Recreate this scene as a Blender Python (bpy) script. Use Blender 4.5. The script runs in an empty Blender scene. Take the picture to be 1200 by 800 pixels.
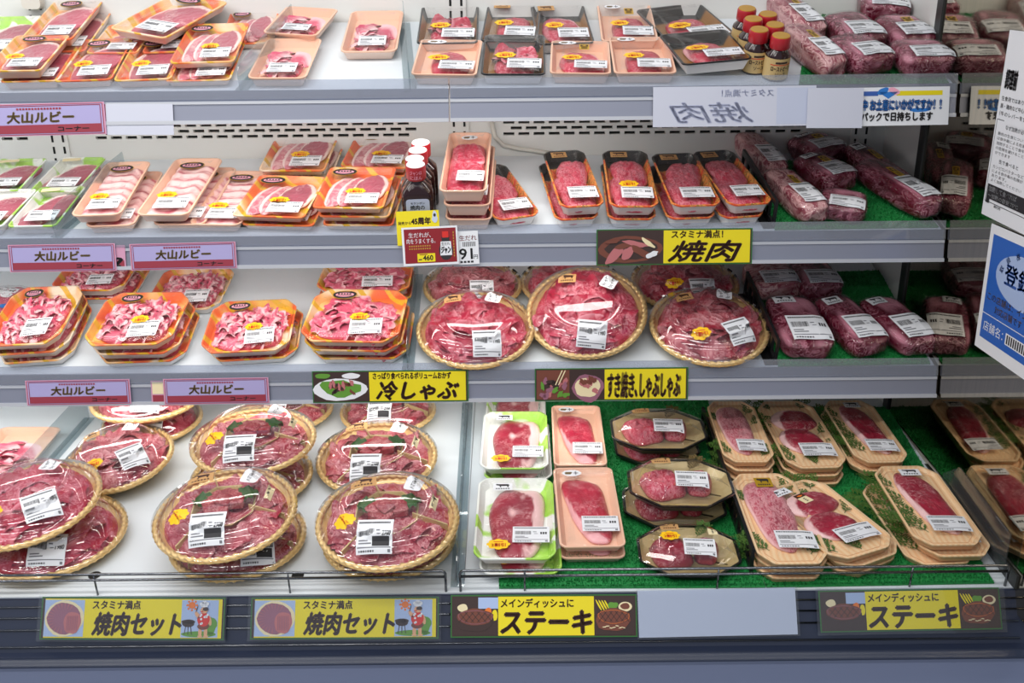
import bpy, math, random
from mathutils import Vector, Matrix, noise
from mathutils.bvhtree import BVHTree
S = bpy.context.scene
COL = S.collection
R = math.radians

# ------------------------------------------------------------------ camera
PITCH, ROLL, FPX = R(21), R(.57), 1166.67
CAM = Vector((.115, -2.29, 1.45))
fw = Vector((0, math.cos(PITCH), -math.sin(PITCH)))
up0 = Vector((0, math.sin(PITCH), math.cos(PITCH)))
rt0 = Vector((1, 0, 0))
rt = rt0*math.cos(ROLL) - up0*math.sin(ROLL)
up = up0*math.cos(ROLL) + rt0*math.sin(ROLL)
cd = bpy.data.cameras.new('camera'); cam = bpy.data.objects.new('camera', cd); COL.objects.link(cam)
cd.sensor_width = 36; cd.lens = 35; cd.clip_start = .02
mw = Matrix((rt, up, -fw)).transposed().to_4x4(); mw.translation = CAM
cam.matrix_world = mw
S.camera = cam
S.view_settings.view_transform = 'Standard'; S.view_settings.look = 'None'
S.view_settings.gamma = 1; S.view_settings.use_curve_mapping = False
S.view_settings.exposure = 0.0
S.cycles.max_bounces = 10; S.cycles.transparent_max_bounces = 24
S.cycles.glossy_bounces = 5; S.cycles.diffuse_bounces = 4; S.cycles.transmission_bounces = 4
S.cycles.caustics_reflective = False; S.cycles.caustics_refractive = False
S.cycles.use_denoising = True

# ------------------------------------------------------------------ light
wd = bpy.data.worlds.new('world'); S.world = wd; wd.use_nodes = True
wd.node_tree.nodes['Background'].inputs[0].default_value = (.72, .82, 1, 1)
wd.node_tree.nodes['Background'].inputs[1].default_value = .36
def lamp(name, loc, rot, sx, sy, power, col=(1, .97, .93), spread=180):
    l = bpy.data.lights.new(name, 'AREA'); l.shape = 'RECTANGLE'; l.size = sx; l.size_y = sy
    l.energy = power; l.color = col; l.spread = R(spread)
    o = bpy.data.objects.new(name, l); COL.objects.link(o); o.location = loc
    o.rotation_euler = [R(a) for a in rot]
    return o
# fluorescent tubes inside the canopy above the case
lamp('canopy_lamp', (-.75, -.62, 2.0), (8, 0, 0), 2.0, .12, 9)
# tubes of the store ceiling, rows running along the aisle
for yy, pw in ((-1.5, 13), (-2.9, 16), (-4.6, 15)):
    for xx in (-3.0, -1.5, .0, 1.5):
        lamp('ceiling_lamp', (xx, yy, 3.0), (0, 0, 0), 1.2, .12, pw*(.5 if xx > 1 else 1), (1, .98, .95))
# slim tubes under the shelves that light the tier below
for yy, zz, pw in ((-.31, 1.165, 2.6), (-.35, .89, 2.1), (-.41, .625, 2.8)):
    lamp('shelf_lamp', (-.66, yy, zz), (32, 0, 0), 2.0, .03, pw, (1, .98, .94))

# ------------------------------------------------------------------ place
MIRX = .971
SH = {1: (-.33, 1.219, 18), 2: (-.373, .944, 13), 3: (-.432, .678, 13), 4: (-.80, .442, 4)}
def frame(s):
    y, z, a = SH[s]; a = R(a)
    return Vector((0, y, z)), Vector((1, 0, 0)), Vector((0, math.cos(a), math.sin(a))), Vector((0, -math.sin(a), math.cos(a)))
def ray(px, py): return fw*FPX + rt*(px-600) - up*(py-400)
def hit(px, py, o, n):
    d = ray(px, py); return CAM + d*((o-CAM).dot(n)/d.dot(n))
def at(px, py, s, h=0):
    o, ex, ey, n = frame(s); p = hit(px, py, o+n*h, n)
    return Vector((p.x, (p-o).dot(ey)))
def shelf_matrix(s, x, y, h=0, rot=0):
    o, ex, ey, n = frame(s)
    m = Matrix((ex, ey, n)).transposed().to_4x4(); m.translation = o + ex*x + ey*y + n*h
    return m @ Matrix.Rotation(rot, 4, 'Z')

# ------------------------------------------------------------------ materials
def lin(c):
    return tuple(((v/255)/12.92 if v/255 <= .04045 else ((v/255+.055)/1.055)**2.4) for v in c) + (1,)
MATS = {}
class NT:
    def __init__(s, name):
        s.m = bpy.data.materials.new(name); s.m.use_nodes = True; s.t = s.m.node_tree; s.t.nodes.clear()
        s.out = s.n('ShaderNodeOutputMaterial'); MATS[name] = s.m
    def n(s, typ, **kw):
        x = s.t.nodes.new(typ)
        for k, v in kw.items():
            if k in x.inputs: x.inputs[k].default_value = v
            else: setattr(x, k, v)
        return x
    def l(s, a, b): s.t.links.new(a, b)
    def coords(s, scale=(1, 1, 1), rnd=True):
        tc = s.n('ShaderNodeTexCoord'); mp = s.n('ShaderNodeMapping'); mp.inputs['Scale'].default_value = scale
        s.l(tc.outputs['Object'], mp.inputs['Vector'])
        if rnd:
            oi = s.n('ShaderNodeObjectInfo'); mu = s.n('ShaderNodeMath', operation='MULTIPLY'); mu.inputs[1].default_value = 37
            s.l(oi.outputs['Random'], mu.inputs[0]); s.l(mu.outputs[0], mp.inputs['Location'])
        return mp.outputs[0]
    def ramp(s, fac, stops, interp='LINEAR'):
        r = s.n('ShaderNodeValToRGB'); r.color_ramp.interpolation = interp
        e = r.color_ramp.elements
        while len(e) < len(stops): e.new(.5)
        for i, (p, c) in enumerate(stops):
            e[i].position = p; e[i].color = lin(c) if len(c) == 3 else c
        s.l(fac, r.inputs[0]); return r.outputs[0]
    def mix(s, fac, a, b):
        m = s.n('ShaderNodeMix', data_type='RGBA')
        for sock, v in ((m.inputs[0], fac), (m.inputs[6], a), (m.inputs[7], b)):
            if hasattr(v, 'links'): s.l(v, sock)
            elif isinstance(v, (int, float)): sock.default_value = v
            else: sock.default_value = lin(v)
        return m.outputs[2]
    def noise(s, vec, scale, detail=3, rough=.55, dist=0):
        x = s.n('ShaderNodeTexNoise'); x.inputs['Scale'].default_value = scale; x.inputs['Detail'].default_value = detail
        x.inputs['Roughness'].default_value = rough; x.inputs['Distortion'].default_value = dist
        s.l(vec, x.inputs['Vector']); return x.outputs[0]
    def pbr(s, col, rough=.5, metal=0, spec=.5, bump=None, bs=.3, bd=.001, coat=0):
        p = s.n('ShaderNodeBsdfPrincipled')
        if hasattr(col, 'links'): s.l(col, p.inputs['Base Color'])
        else: p.inputs['Base Color'].default_value = lin(col)
        p.inputs['Roughness'].default_value = rough; p.inputs['Metallic'].default_value = metal
        p.inputs['Specular IOR Level'].default_value = spec; p.inputs['Coat Weight'].default_value = coat
        p.inputs['Coat Roughness'].default_value = .08
        if bump is not None:
            b = s.n('ShaderNodeBump'); b.inputs['Strength'].default_value = bs; b.inputs['Distance'].default_value = bd
            s.l(bump, b.inputs['Height']); s.l(b.outputs[0], p.inputs['Normal'])
        s.l(p.outputs[0], s.out.inputs[0]); return p
def plain(name, col, rough=.5, metal=0, spec=.5, coat=0):
    t = NT(name); t.pbr(col, rough, metal, spec, coat=coat); return t.m
def clear(name, tint=(255, 255, 255), base=.03, edge=.5, rough=.04, haze=0, bump=0, bscale=60):
    t = NT(name); lw = t.n('ShaderNodeLayerWeight'); lw.inputs['Blend'].default_value = .5
    pw = t.n('ShaderNodeMath', operation='POWER'); pw.inputs[1].default_value = 3.2; t.l(lw.outputs['Facing'], pw.inputs[0])
    tr = t.n('ShaderNodeBsdfTransparent'); tr.inputs[0].default_value = lin(tint)
    gl = t.n('ShaderNodeBsdfGlossy'); gl.inputs['Roughness'].default_value = rough
    mr = t.n('ShaderNodeMapRange'); mr.inputs[3].default_value = base; mr.inputs[4].default_value = edge
    t.l(pw.outputs[0], mr.inputs[0])
    if bump:
        b = t.n('ShaderNodeBump'); b.inputs['Strength'].default_value = bump; b.inputs['Distance'].default_value = .002
        t.l(t.noise(t.coords(), bscale, 4, .6, .6), b.inputs['Height'])
        t.l(b.outputs[0], gl.inputs['Normal'])
    m = t.n('ShaderNodeMixShader'); t.l(mr.outputs[0], m.inputs[0]); t.l(tr.outputs[0], m.inputs[1]); t.l(gl.outputs[0], m.inputs[2])
    last = m
    if haze:
        df = t.n('ShaderNodeBsdfDiffuse'); df.inputs[0].default_value = (.9, .9, .92, 1)
        m2 = t.n('ShaderNodeMixShader'); m2.inputs[0].default_value = haze
        t.l(m.outputs[0], m2.inputs[1]); t.l(df.outputs[0], m2.inputs[2]); last = m2
    t.l(last.outputs[0], t.out.inputs[0]); return t.m
def meat(name, lean, fat, amount=.5, scale=60, dist=1.2, rough=.32, dark=None, stretch=(1, 1, 1), soft=.12, vein=.5, bs=.35, bd=.0015):
    t = NT(name); v = t.coords(stretch)
    at_ = t.n('ShaderNodeAttribute', attribute_name='fat')
    n1 = t.noise(v, scale, 4, .6, dist); n2 = t.noise(v, scale*.25, 2, .5, .4)
    base = t.mix(t.ramp(n2, [(.35, (0, 0, 0)), (.65, (255, 255, 255))]), dark or tuple(int(c*.86) for c in lean), lean)
    sb = t.n('ShaderNodeMath', operation='SUBTRACT'); sb.inputs[1].default_value = .5; t.l(n1, sb.inputs[0])
    ab = t.n('ShaderNodeMath', operation='ABSOLUTE'); t.l(sb.outputs[0], ab.inputs[0])
    w_ = amount*.14
    streak = t.ramp(ab.outputs[0], [(w_*.25, (255, 255, 255)), (w_, (0, 0, 0))])   # thin branching veins of fat
    mk = t.ramp(t.noise(v, scale*.5, 2, .5, 0), [(.58-amount*.5, (0, 0, 0)), (.72-amount*.4, (255, 255, 255))])
    m0 = t.n('ShaderNodeMath', operation='MULTIPLY'); t.l(streak, m0.inputs[0]); t.l(mk, m0.inputs[1])
    mm = t.n('ShaderNodeMath', operation='MULTIPLY'); t.l(m0.outputs[0], mm.inputs[0]); mm.inputs[1].default_value = vein
    mx = t.n('ShaderNodeMath', operation='MAXIMUM'); t.l(mm.outputs[0], mx.inputs[0]); t.l(at_.outputs['Fac'], mx.inputs[1])
    t.pbr(t.mix(mx.outputs[0], base, fat), rough, spec=.5, bump=n1, bs=bs, bd=bd); return t.m

plain('white_metal', (226, 228, 226), .4)
plain('inner_wall_white', (222, 222, 218), .45)
plain('deck_white', (214, 220, 224), .35)
plain('grey_metal', (150, 152, 158), .35, .6)
plain('dark_strip', (62, 64, 64), .4, .5)
plain('black_hole', (8, 8, 8), .8)
plain('black_plastic', (22, 22, 24), .35)
plain('rail_grey', (150, 153, 168), .3, .35)
plain('rail_light', (196, 198, 204), .3, .2)
plain('bumper_navy', (40, 47, 66), .3)
plain('front_panel', (128, 138, 168), .45)
plain('steel_rod', (120, 122, 126), .2, 1)
plain('paper', (232, 233, 236), .55)
plain('card_back', (202, 204, 217), .5)
plain('ink', (38, 36, 40), .6)
plain('ink_grey', (120, 120, 126), .6)
plain('card_tint', (190, 196, 216), .5)
plain('ink_faint', (180, 185, 210), .6)
plain('label_blue', (196, 204, 224), .5)
plain('yellow', (236, 216, 20), .45)
plain('sticker_yellow', (252, 200, 20), .45)
plain('red_ink', (214, 40, 30), .5)
plain('brown_ink', (62, 30, 16), .5)
plain('green_ink', (40, 104, 40), .5)
plain('lilac', (168, 160, 204), .5)
plain('maroon', (150, 50, 66), .5)
plain('pink_ink', (206, 150, 176), .5)
plain('olive_ink', (104, 84, 44), .5)
plain('sign_red', (140, 22, 32), .4)
plain('gold_ink', (196, 150, 60), .35, .3)
plain('kraft', (196, 150, 96), .6)
plain('gold_label', (206, 164, 36), .3, .4)
plain('cream', (236, 220, 176), .6)
plain('poster_blue', (40, 98, 186), .4)
plain('blue_ink', (52, 92, 170), .5)
plain('pale_blue', (170, 190, 226), .5)
plain('pink_light', (240, 170, 190), .5)
plain('skin', (226, 170, 130), .6)
plain('orange_ink', (232, 120, 40), .5)
plain('food_dark', (58, 38, 34), .5)
plain('food_brown', (116, 62, 46), .5)
plain('food_pink', (188, 110, 112), .5)
plain('food_mauve', (150, 96, 116), .5)
plain('foam_white', (238, 232, 228), .5)
plain('foam_peach', (240, 192, 164), .55)
plain('foam_pale', (244, 214, 198), .55)
plain('foam_edge_wood', (226, 178, 134), .55)
plain('cap_red', (176, 28, 40), .3, coat=.3)
plain('cap_gold', (202, 150, 44), .3, .5)
plain('cap_white', (238, 236, 236), .4)
plain('bottle_brown', (40, 12, 12), .08, coat=.6)
plain('bottle_label_cream', (206, 176, 120), .4)
plain('cable_white', (214, 210, 200), .5)
plain('leaf_dark', (44, 92, 30), .5)
plain('leaf_green', (96, 150, 50), .45)
plain('fern_green', (70, 104, 38), .55)
plain('navy_ink', (24, 40, 96), .5)
plain('floor_tile', (150, 150, 150), .3)
plain('bag_blue', (40, 120, 200), .35)
clear('film', base=.022, edge=.35, rough=.08, haze=.003, bump=.6, bscale=45)
clear('dome_clear', base=.08, edge=1.0, rough=.025, haze=.003, bump=.05, bscale=25)
clear('acrylic', (232, 238, 240), base=.05, edge=.6, rough=.03, haze=.03)
clear('rail_clear', (222, 226, 234), base=.06, edge=.5, rough=.06, haze=.12)
clear('sleeve', (250, 251, 252), base=.05, edge=.6, rough=.05, haze=.012, bump=.10, bscale=12)
clear('bag_clear', base=.06, edge=.5, rough=.05, haze=0, bump=4.0, bscale=70)
meat('beef_marbled', (202, 46, 76), (242, 176, 184), .62, 120, 1.5, stretch=(1, .6, 1))
meat('beef_red', (192, 34, 66), (240, 176, 180), .34, 70, 1.8)
meat('beef_deep', (166, 36, 60), (244, 200, 198), .30, 60, 1.8)
meat('beef_wagyu', (196, 84, 102), (244, 196, 196), .75, 140, 1.0, stretch=(1, .5, 1))
meat('beef_shabu', (196, 40, 72), (244, 176, 186), .42, 45, 2.2)
meat('beef_yaki', (176, 44, 66), (244, 186, 188), .55, 80, 2.0)
meat('pork_loin', (198, 84, 108), (242, 206, 202), .22, 30, 1.0, soft=.2)
meat('pork_pale', (222, 122, 138), (250, 220, 216), .5, 40, 1.0, soft=.2)
meat('pork_chop_pieces', (222, 92, 120), (252, 216, 216), .3, 35, .8, soft=.15)
meat('pork_belly', (214, 92, 112), (252, 216, 212), .25, 40, .8, soft=.18)
meat('pork_ham', (186, 92, 110), (244, 216, 210), .18, 30, .8, soft=.2)
meat('vac_red', (108, 14, 42), (214, 140, 158), .42, 40, 2.0, rough=.22, bs=.9, bd=.004, vein=.6)
meat('vac_pink', (164, 72, 88), (236, 190, 186), .66, 30, 1.6, rough=.22, bs=.9, bd=.004, vein=.7)
meat('meat_cubes', (164, 42, 58), (236, 176, 172), .4, 110, 1.0)
def mk_orange():
    t = NT('foil_orange'); v = t.coords((1, 1, .5))
    n = t.noise(v, 9, 2, .5, .6)
    c = t.ramp(n, [(.36, (244, 222, 196)), (.45, (246, 190, 120)), (.52, (240, 120, 62)), (.62, (228, 92, 52)), (.7, (240, 190, 90))])
    w = t.n('ShaderNodeTexWave', wave_type='BANDS', bands_direction='DIAGONAL'); w.inputs['Scale'].default_value = 9; w.inputs['Distortion'].default_value = 3
    w.inputs['Detail'].default_value = 1; t.l(v, w.inputs['Vector'])
    t.pbr(t.mix(t.ramp(w.outputs['Fac'], [(.88, (0, 0, 0)), (.93, (255, 255, 255))]), c, (226, 176, 44)), .35)
mk_orange()
def mk_k():
    t = NT('foil_flame'); v = t.coords((1, 1, .6), rnd=False)
    n = t.noise(v, 34, 3, .55, 1.4)
    c = t.ramp(n, [(.36, (196, 44, 30)), (.46, (230, 100, 48)), (.51, (240, 182, 92)), (.55, (86, 38, 24)), (.59, (236, 150, 66))])
    sx = t.n('ShaderNodeSeparateXYZ'); t.l(v, sx.inputs[0])
    t.pbr(t.mix(t.ramp(sx.outputs[1], [(.078, (0, 0, 0)), (.082, (255, 255, 255))]), c, (26, 24, 20)), .3)
mk_k()
def mk_blackgold():
    t = NT('foil_black_gold'); v = t.coords(rnd=False)
    w = t.n('ShaderNodeTexWave', wave_type='BANDS', bands_direction='Y'); w.inputs['Scale'].default_value = 90; w.inputs['Distortion'].default_value = 1.5; t.l(v, w.inputs['Vector'])
    sx = t.n('ShaderNodeSeparateXYZ'); t.l(v, sx.inputs[0])
    g = t.mix(t.ramp(w.outputs['Fac'], [(.4, (0, 0, 0)), (.6, (255, 255, 255))]), (96, 58, 20), (176, 122, 44))
    t.pbr(t.mix(t.ramp(sx.outputs[1], [(.050, (0, 0, 0)), (.060, (255, 255, 255))]), g, (28, 28, 26)), .3)
mk_blackgold()
def mk_leaf():
    t = NT('foil_leaf'); v = t.coords((1, 1, 1))
    n = t.noise(v, 12, 2, .5, .5); n2 = t.noise(v, 60, 2)
    g = t.mix(n2, (140, 206, 50), (196, 232, 110))
    t.pbr(t.mix(t.ramp(n, [(.50, (0, 0, 0)), (.54, (255, 255, 255))]), (240, 242, 236), g), .4)
mk_leaf()
def mk_wood():
    t = NT('foil_wood'); v = t.coords((1, 1, 1))
    w = t.n('ShaderNodeTexWave', wave_type='BANDS', bands_direction='X'); w.inputs['Scale'].default_value = 34; w.inputs['Distortion'].default_value = 2.5; w.inputs['Detail'].default_value = 2
    w.inputs['Detail Scale'].default_value = .6; t.l(v, w.inputs['Vector'])
    t.pbr(t.mix(w.outputs['Fac'], (240, 194, 144), (246, 212, 168)), .45)
mk_wood()
def mk_turf():
    t = NT('turf_green'); v = t.coords()
    t.pbr(t.mix(t.noise(v, 400, 2), (12, 104, 48), (36, 152, 74)), .6)
mk_turf()
def mk_gold():
    t = NT('gold'); v = t.coords(); n = t.noise(v, 60, 2)
    t.pbr(t.mix(n, (222, 180, 112), (244, 212, 150)), .3, .3, bump=n, bs=.1)
mk_gold()
def mk_goldfoil():
    t = NT('gold_foil'); v = t.coords(); n = t.noise(v, 30, 3, .5, .5)
    t.pbr(t.mix(n, (196, 168, 108), (232, 214, 164)), .25, .15, bump=n, bs=.2, bd=.003)
mk_goldfoil()
def mk_mirror():
    t = NT('mirror_glass'); v = t.coords((1, 14, .8), rnd=False)
    n = t.noise(v, 6, 4, .6, .3)
    p = t.pbr(t.mix(t.ramp(n, [(.4, (0, 0, 0)), (.75, (255, 255, 255))]), (200, 188, 168), (184, 176, 158)), .04, 1)
    mr = t.n('ShaderNodeMapRange'); mr.inputs[1].default_value = .35; mr.inputs[2].default_value = .8; mr.inputs[3].default_value = .02; mr.inputs[4].default_value = .10
    t.l(n, mr.inputs[0]); t.l(mr.outputs[0], p.inputs['Roughness'])
mk_mirror()

# ------------------------------------------------------------------ mesh tools
class MB:
    def __init__(s): s.v = []; s.f = []; s.m = []; s.fat = {}
    def vert(s, p, fat=0):
        s.v.append(tuple(p))
        if fat: s.fat[len(s.v)-1] = fat
        return len(s.v)-1
    def face(s, idx, m=0): s.f.append(tuple(idx)); s.m.append(m)
    def poly(s, pts, m=0): s.face([s.vert(p) for p in pts], m)
    def box(s, x0, x1, y0, y1, z0, z1, m=0, M=None):
        c = [Vector((x, y, z)) for z in (z0, z1) for y in (y0, y1) for x in (x0, x1)]
        if M is not None: c = [M @ p for p in c]
        i = [s.vert(p) for p in c]
        for q in ((0, 2, 3, 1), (4, 5, 7, 6), (0, 1, 5, 4), (2, 6, 7, 3), (0, 4, 6, 2), (1, 3, 7, 5)): s.face([i[k] for k in q], m)
    def loft(s, rings, mats=None, cap0=True, cap1=True, m=0, closed=True):
        ids = [[s.vert(p) for p in r] for r in rings]; n = len(ids[0])
        for k in range(len(ids)-1):
            mm = mats[k] if mats else m
            for j in range(n if closed else n-1):
                s.face((ids[k][j], ids[k][(j+1) % n], ids[k+1][(j+1) % n], ids[k+1][j]), mm)
        if cap0: s.face(list(reversed(ids[0])), mats[0] if mats else m)
        if cap1: s.face(ids[-1], mats[-1] if mats else m)
    def tube(s, path, r, n=8, m=0, cap=True):
        path = [Vector(p) for p in path]; rings = []
        for i, p in enumerate(path):
            t = (path[min(i+1, len(path)-1)] - path[max(i-1, 0)]).normalized()
            a = t.orthogonal().normalized() if i == 0 else (a - t*a.dot(t)).normalized()
            b = t.cross(a); rr = r[i] if isinstance(r, (list, tuple)) else r
            rings.append([p + (a*math.cos(q)+b*math.sin(q))*rr for q in [2*math.pi*k/n for k in range(n)]])
        s.loft(rings, None, cap, cap, m)
    def mesh(s, name, mats, smooth=False):
        me = bpy.data.meshes.new(name); me.from_pydata(s.v, [], s.f)
        for x in mats: me.materials.append(MATS[x])
        me.polygons.foreach_set('material_index', s.m)
        if smooth:
            me.polygons.foreach_set('use_smooth', [True]*len(s.f))
            if smooth is not True: me.set_sharp_from_angle(angle=R(smooth))
        if s.fat:
            a = me.attributes.new('fat', 'FLOAT', 'POINT')
            for k, v in s.fat.items(): a.data[k].value = v
        me.update(); return me
def link(name, mesh, parent=None):
    o = bpy.data.objects.new(name, mesh); COL.objects.link(o)
    if parent is not None: o.parent = parent
    return o
def tag(o, label=None, cat=None, group=None, kind=None):
    for k, v in (('label', label), ('category', cat), ('group', group), ('kind', kind)):
        if v: o[k] = v
    return o
def empty(name, M, label, cat, group=None):
    o = bpy.data.objects.new(name, None); COL.objects.link(o); o.matrix_world = M; o.empty_display_size = .02
    return tag(o, label, cat, group)
def rrect(w, d, r, n=5):
    p = []
    for cx, cy, a in ((w/2-r, d/2-r, 0), (-w/2+r, d/2-r, 90), (-w/2+r, -d/2+r, 180), (w/2-r, -d/2+r, 270)):
        for k in range(n+1):
            q = R(a+90*k/n); p.append((cx+r*math.cos(q), cy+r*math.sin(q)))
    return p
def octo(w, d, cx, cy, r=.25):
    a, b = w/2, d/2
    c = [(a, b-cy), (a-cx, b), (-a+cx, b), (-a, b-cy), (-a, -b+cy), (-a+cx, -b), (a-cx, -b), (a, -b+cy)]
    p = []
    for i, q in enumerate(c):                      # soften every corner with three points
        p0, p1 = c[i-1], c[(i+1) % 8]; L0 = math.dist(p0, q); L1 = math.dist(p1, q); t = min(.006, L0*r, L1*r)
        A = (q[0]+(p0[0]-q[0])*t/L0, q[1]+(p0[1]-q[1])*t/L0); B = (q[0]+(p1[0]-q[0])*t/L1, q[1]+(p1[1]-q[1])*t/L1)
        p += [A, ((A[0]+B[0]+2*q[0])/4, (A[1]+B[1]+2*q[1])/4), B]
    return p
def circ(r, n=64): return [(r*math.cos(2*math.pi*k/n), r*math.sin(2*math.pi*k/n)) for k in range(n)]
def inset(pts, i):
    n = len(pts); out = []
    for k in range(n):
        a, b, c = Vector(pts[k-1]), Vector(pts[k]), Vector(pts[(k+1) % n])
        e0, e1 = (b-a).normalized(), (c-b).normalized()
        n0, n1 = Vector((-e0.y, e0.x)), Vector((-e1.y, e1.x)); m = (n0+n1).normalized()
        out.append(tuple(b + m*(i/max(.35, m.dot(n0)))))
    return out
def at_z(pts, z): return [(x, y, z) for x, y in pts]
def grid_rect(mb, x0, x1, y0, y1, z=0, m=0, step=.008):
    nx = max(1, math.ceil((x1-x0)/step)); ny = max(1, math.ceil((y1-y0)/step))
    ids = [[mb.vert((x0+(x1-x0)*i/nx, y0+(y1-y0)*j/ny, z)) for i in range(nx+1)] for j in range(ny+1)]
    for j in range(ny):
        for i in range(nx): mb.face((ids[j][i], ids[j][i+1], ids[j+1][i+1], ids[j+1][i]), m)
TC = {}
def text_geo(body, bold=0, shear=0):
    k = (body, bold, shear)
    if k not in TC:
        c = bpy.data.curves.new('t', 'FONT'); c.body = body; c.resolution_u = 2; c.offset = bold; c.shear = shear
        o = bpy.data.objects.new('t', c); COL.objects.link(o)
        dg = bpy.context.evaluated_depsgraph_get(); dg.update()
        me = bpy.data.meshes.new_from_object(o.evaluated_get(dg))
        v = [(p.co.x, p.co.y) for p in me.vertices]; f = [tuple(p.vertices) for p in me.polygons]
        bpy.data.objects.remove(o); bpy.data.curves.remove(c); bpy.data.meshes.remove(me)
        xs = [p[0] for p in v]; ys = [p[1] for p in v]
        TC[k] = (v, f, min(xs), max(xs), min(ys), max(ys))
    return TC[k]
def put_text(mb, body, x0, x1, y0, y1, z, m, bold=.012, shear=0, rot=0, mirror=False):
    v, f, a, b, c, d = text_geo(body, 0, shear)
    cx, cy = (x0+x1)/2, (y0+y1)/2
    e = bold*(y1-y0)/(d-c)                            # heavier strokes: the glyphs repeated a hair apart
    for sx, sy in (((0, 0),) if e == 0 else ((-e, 0), (e, 0), (0, -e), (0, e), (0, 0))):
        base = len(mb.v)
        for p in v:
            u = (p[0]-a)/(b-a); w = (p[1]-c)/(d-c)
            if mirror: u = 1-u
            X, Y = (u-.5)*(x1-x0)+sx, (w-.5)*(y1-y0)+sy
            mb.vert((cx+X*math.cos(rot)-Y*math.sin(rot), cy+X*math.sin(rot)+Y*math.cos(rot), z))
        for q in f:
            q = [base+i for i in q]
            mb.face(q[::-1] if mirror else q, m)
def blob(mb, cx, cy, rx, ry, z, m, seed=0, wob=.12, n=18, rot=0):
    pts = []
    for k in range(n):
        a = 2*math.pi*k/n; q = 1+wob*noise.noise((math.cos(a)*1.3+seed*7.1, math.sin(a)*1.3, seed))*1.6
        X, Y = rx*q*math.cos(a), ry*q*math.sin(a)
        pts.append((cx+X*math.cos(rot)-Y*math.sin(rot), cy+X*math.sin(rot)+Y*math.cos(rot), z))
    mb.poly(pts, m)

# ------------------------------------------------------------------ stickers (flat drawings, later laid on a surface)
LZ = .00025
def st_label(w=.06, h=.038, price=None, black=False, seed=0):
    mb = MB(); rnd = random.Random(seed); W, H = w/2, h/2
    grid_rect(mb, -W, W, -H, H, 0, 0)
    x = -W*.9
    while x < W*.82:                                # one line of small print along the top
        d = rnd.uniform(.02, .05)*w; mb.box if 0 else grid_rect(mb, x, min(x+d, W*.9), H*.74, H*.86, LZ, 1); x += d+.012*w
    grid_rect(mb, -W*.92, W*.92, -H*.68, -H*.62, LZ, 2)
    x = -W*.86
    while x < -W*.02:                               # bar code
        d = rnd.uniform(.004, .014)*w; grid_rect(mb, x, x+d, -H*.02 if not black else -H*.02, H*.42, LZ, 1); x += d+rnd.uniform(.006, .012)*w
    for k in range(2): grid_rect(mb, -W*.86, -W*(.35-.2*k), -H*(.30+.16*k), -H*(.22+.16*k), LZ, 2)
    for k in range(7): grid_rect(mb, -W*.86+k*W*.13, -W*.86+k*W*.13+W*.09, -H*.90, -H*.80, LZ, 1 if k % 3 else 2)
    grid_rect(mb, W*.10, W*.30, H*.28, H*.36, LZ, 2); grid_rect(mb, W*.16, W*.36, H*.06, H*.12, LZ, 2)
    if price: put_text(mb, price, W*.44, W*.9, -H*.02, H*.3, LZ, 1, .02)
    else:
        for k in range(3): grid_rect(mb, W*(.5+.13*k), W*(.59+.13*k), H*.02, H*.30, LZ, 1)
    if black: grid_rect(mb, -W*.1, W*.84, -H*.58, -H*.06, LZ, 1)
    grid_rect(mb, W*.76, W*.9, -H*.92, -H*.76, LZ, 2)
    return mb, ['paper', 'ink', 'ink_grey']
def st_burst(w=.038, h=.028):
    mb = MB(); n = 48
    c = mb.vert((0, 0, 0)); ids = []
    for k in range(n):
        a = 2*math.pi*k/n; q = 1+.09*abs(math.cos(4*a))*2-.09
        ids.append(mb.vert((w/2*q*math.cos(a), h/2*q*math.sin(a), 0)))
    for k in range(n): mb.face((c, ids[k], ids[(k+1) % n]), 0)
    put_text(mb, '2割引', -w*.32, w*.32, -h*.26, h*.1, LZ, 1, .03)
    grid_rect(mb, -w*.22, w*.22, h*.2, h*.26, LZ, 1)
    return mb, ['sticker_yellow', 'red_ink']
def disc(mb, cx, cy, rx, ry, z, m, n=28):
    c = mb.vert((cx, cy, z)); ids = [mb.vert((cx+rx*math.cos(2*math.pi*k/n), cy+ry*math.sin(2*math.pi*k/n), z)) for k in range(n)]
    for k in range(n): mb.face((c, ids[k], ids[(k+1) % n]), m)
def st_oval(w=.052, h=.034):
    mb = MB(); disc(mb, 0, 0, w/2, h/2, 0, 1); disc(mb, 0, 0, w*.47, h*.45, LZ, 0); disc(mb, 0, -h*.03, w*.37, h*.24, 2*LZ, 2)
    for k in range(5): grid_rect(mb, -w*.28+k*w*.115, -w*.2+k*w*.115, -h*.03, h*.12, 3*LZ, 0)
    grid_rect(mb, -w*.3, w*.3, -h*.16, -h*.09, 3*LZ, 3); grid_rect(mb, -w*.2, w*.2, h*.32, h*.38, 3*LZ, 1)
    return mb, ['ink', 'gold_ink', 'pink_light', 'brown_ink']
def st_cow(w=.036, h=.026, base='kraft'):
    mb = MB(); grid_rect(mb, -w/2, w/2, -h/2, h/2, 0, 0)
    P = [(-.36, .18), (-.30, .28), (-.24, .24), (.26, .24), (.34, .16), (.33, -.02), (.30, -.02), (.30, -.18), (.24, -.18), (.22, .0), (.02, -.02), (-.08, .0), (-.09, -.18), (-.15, -.18), (-.16, .02), (-.24, .06), (-.32, .08)]
    i = [mb.vert((x*w, (y+.10)*h, LZ)) for x, y in P]; mb.face(i[::-1], 1)
    for k in range(6): grid_rect(mb, -w*.36+k*w*.125, -w*.28+k*w*.125, -h*.34, -h*.2, LZ, 1)
    return mb, [base, 'brown_ink' if base == 'kraft' else 'ink']
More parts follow.
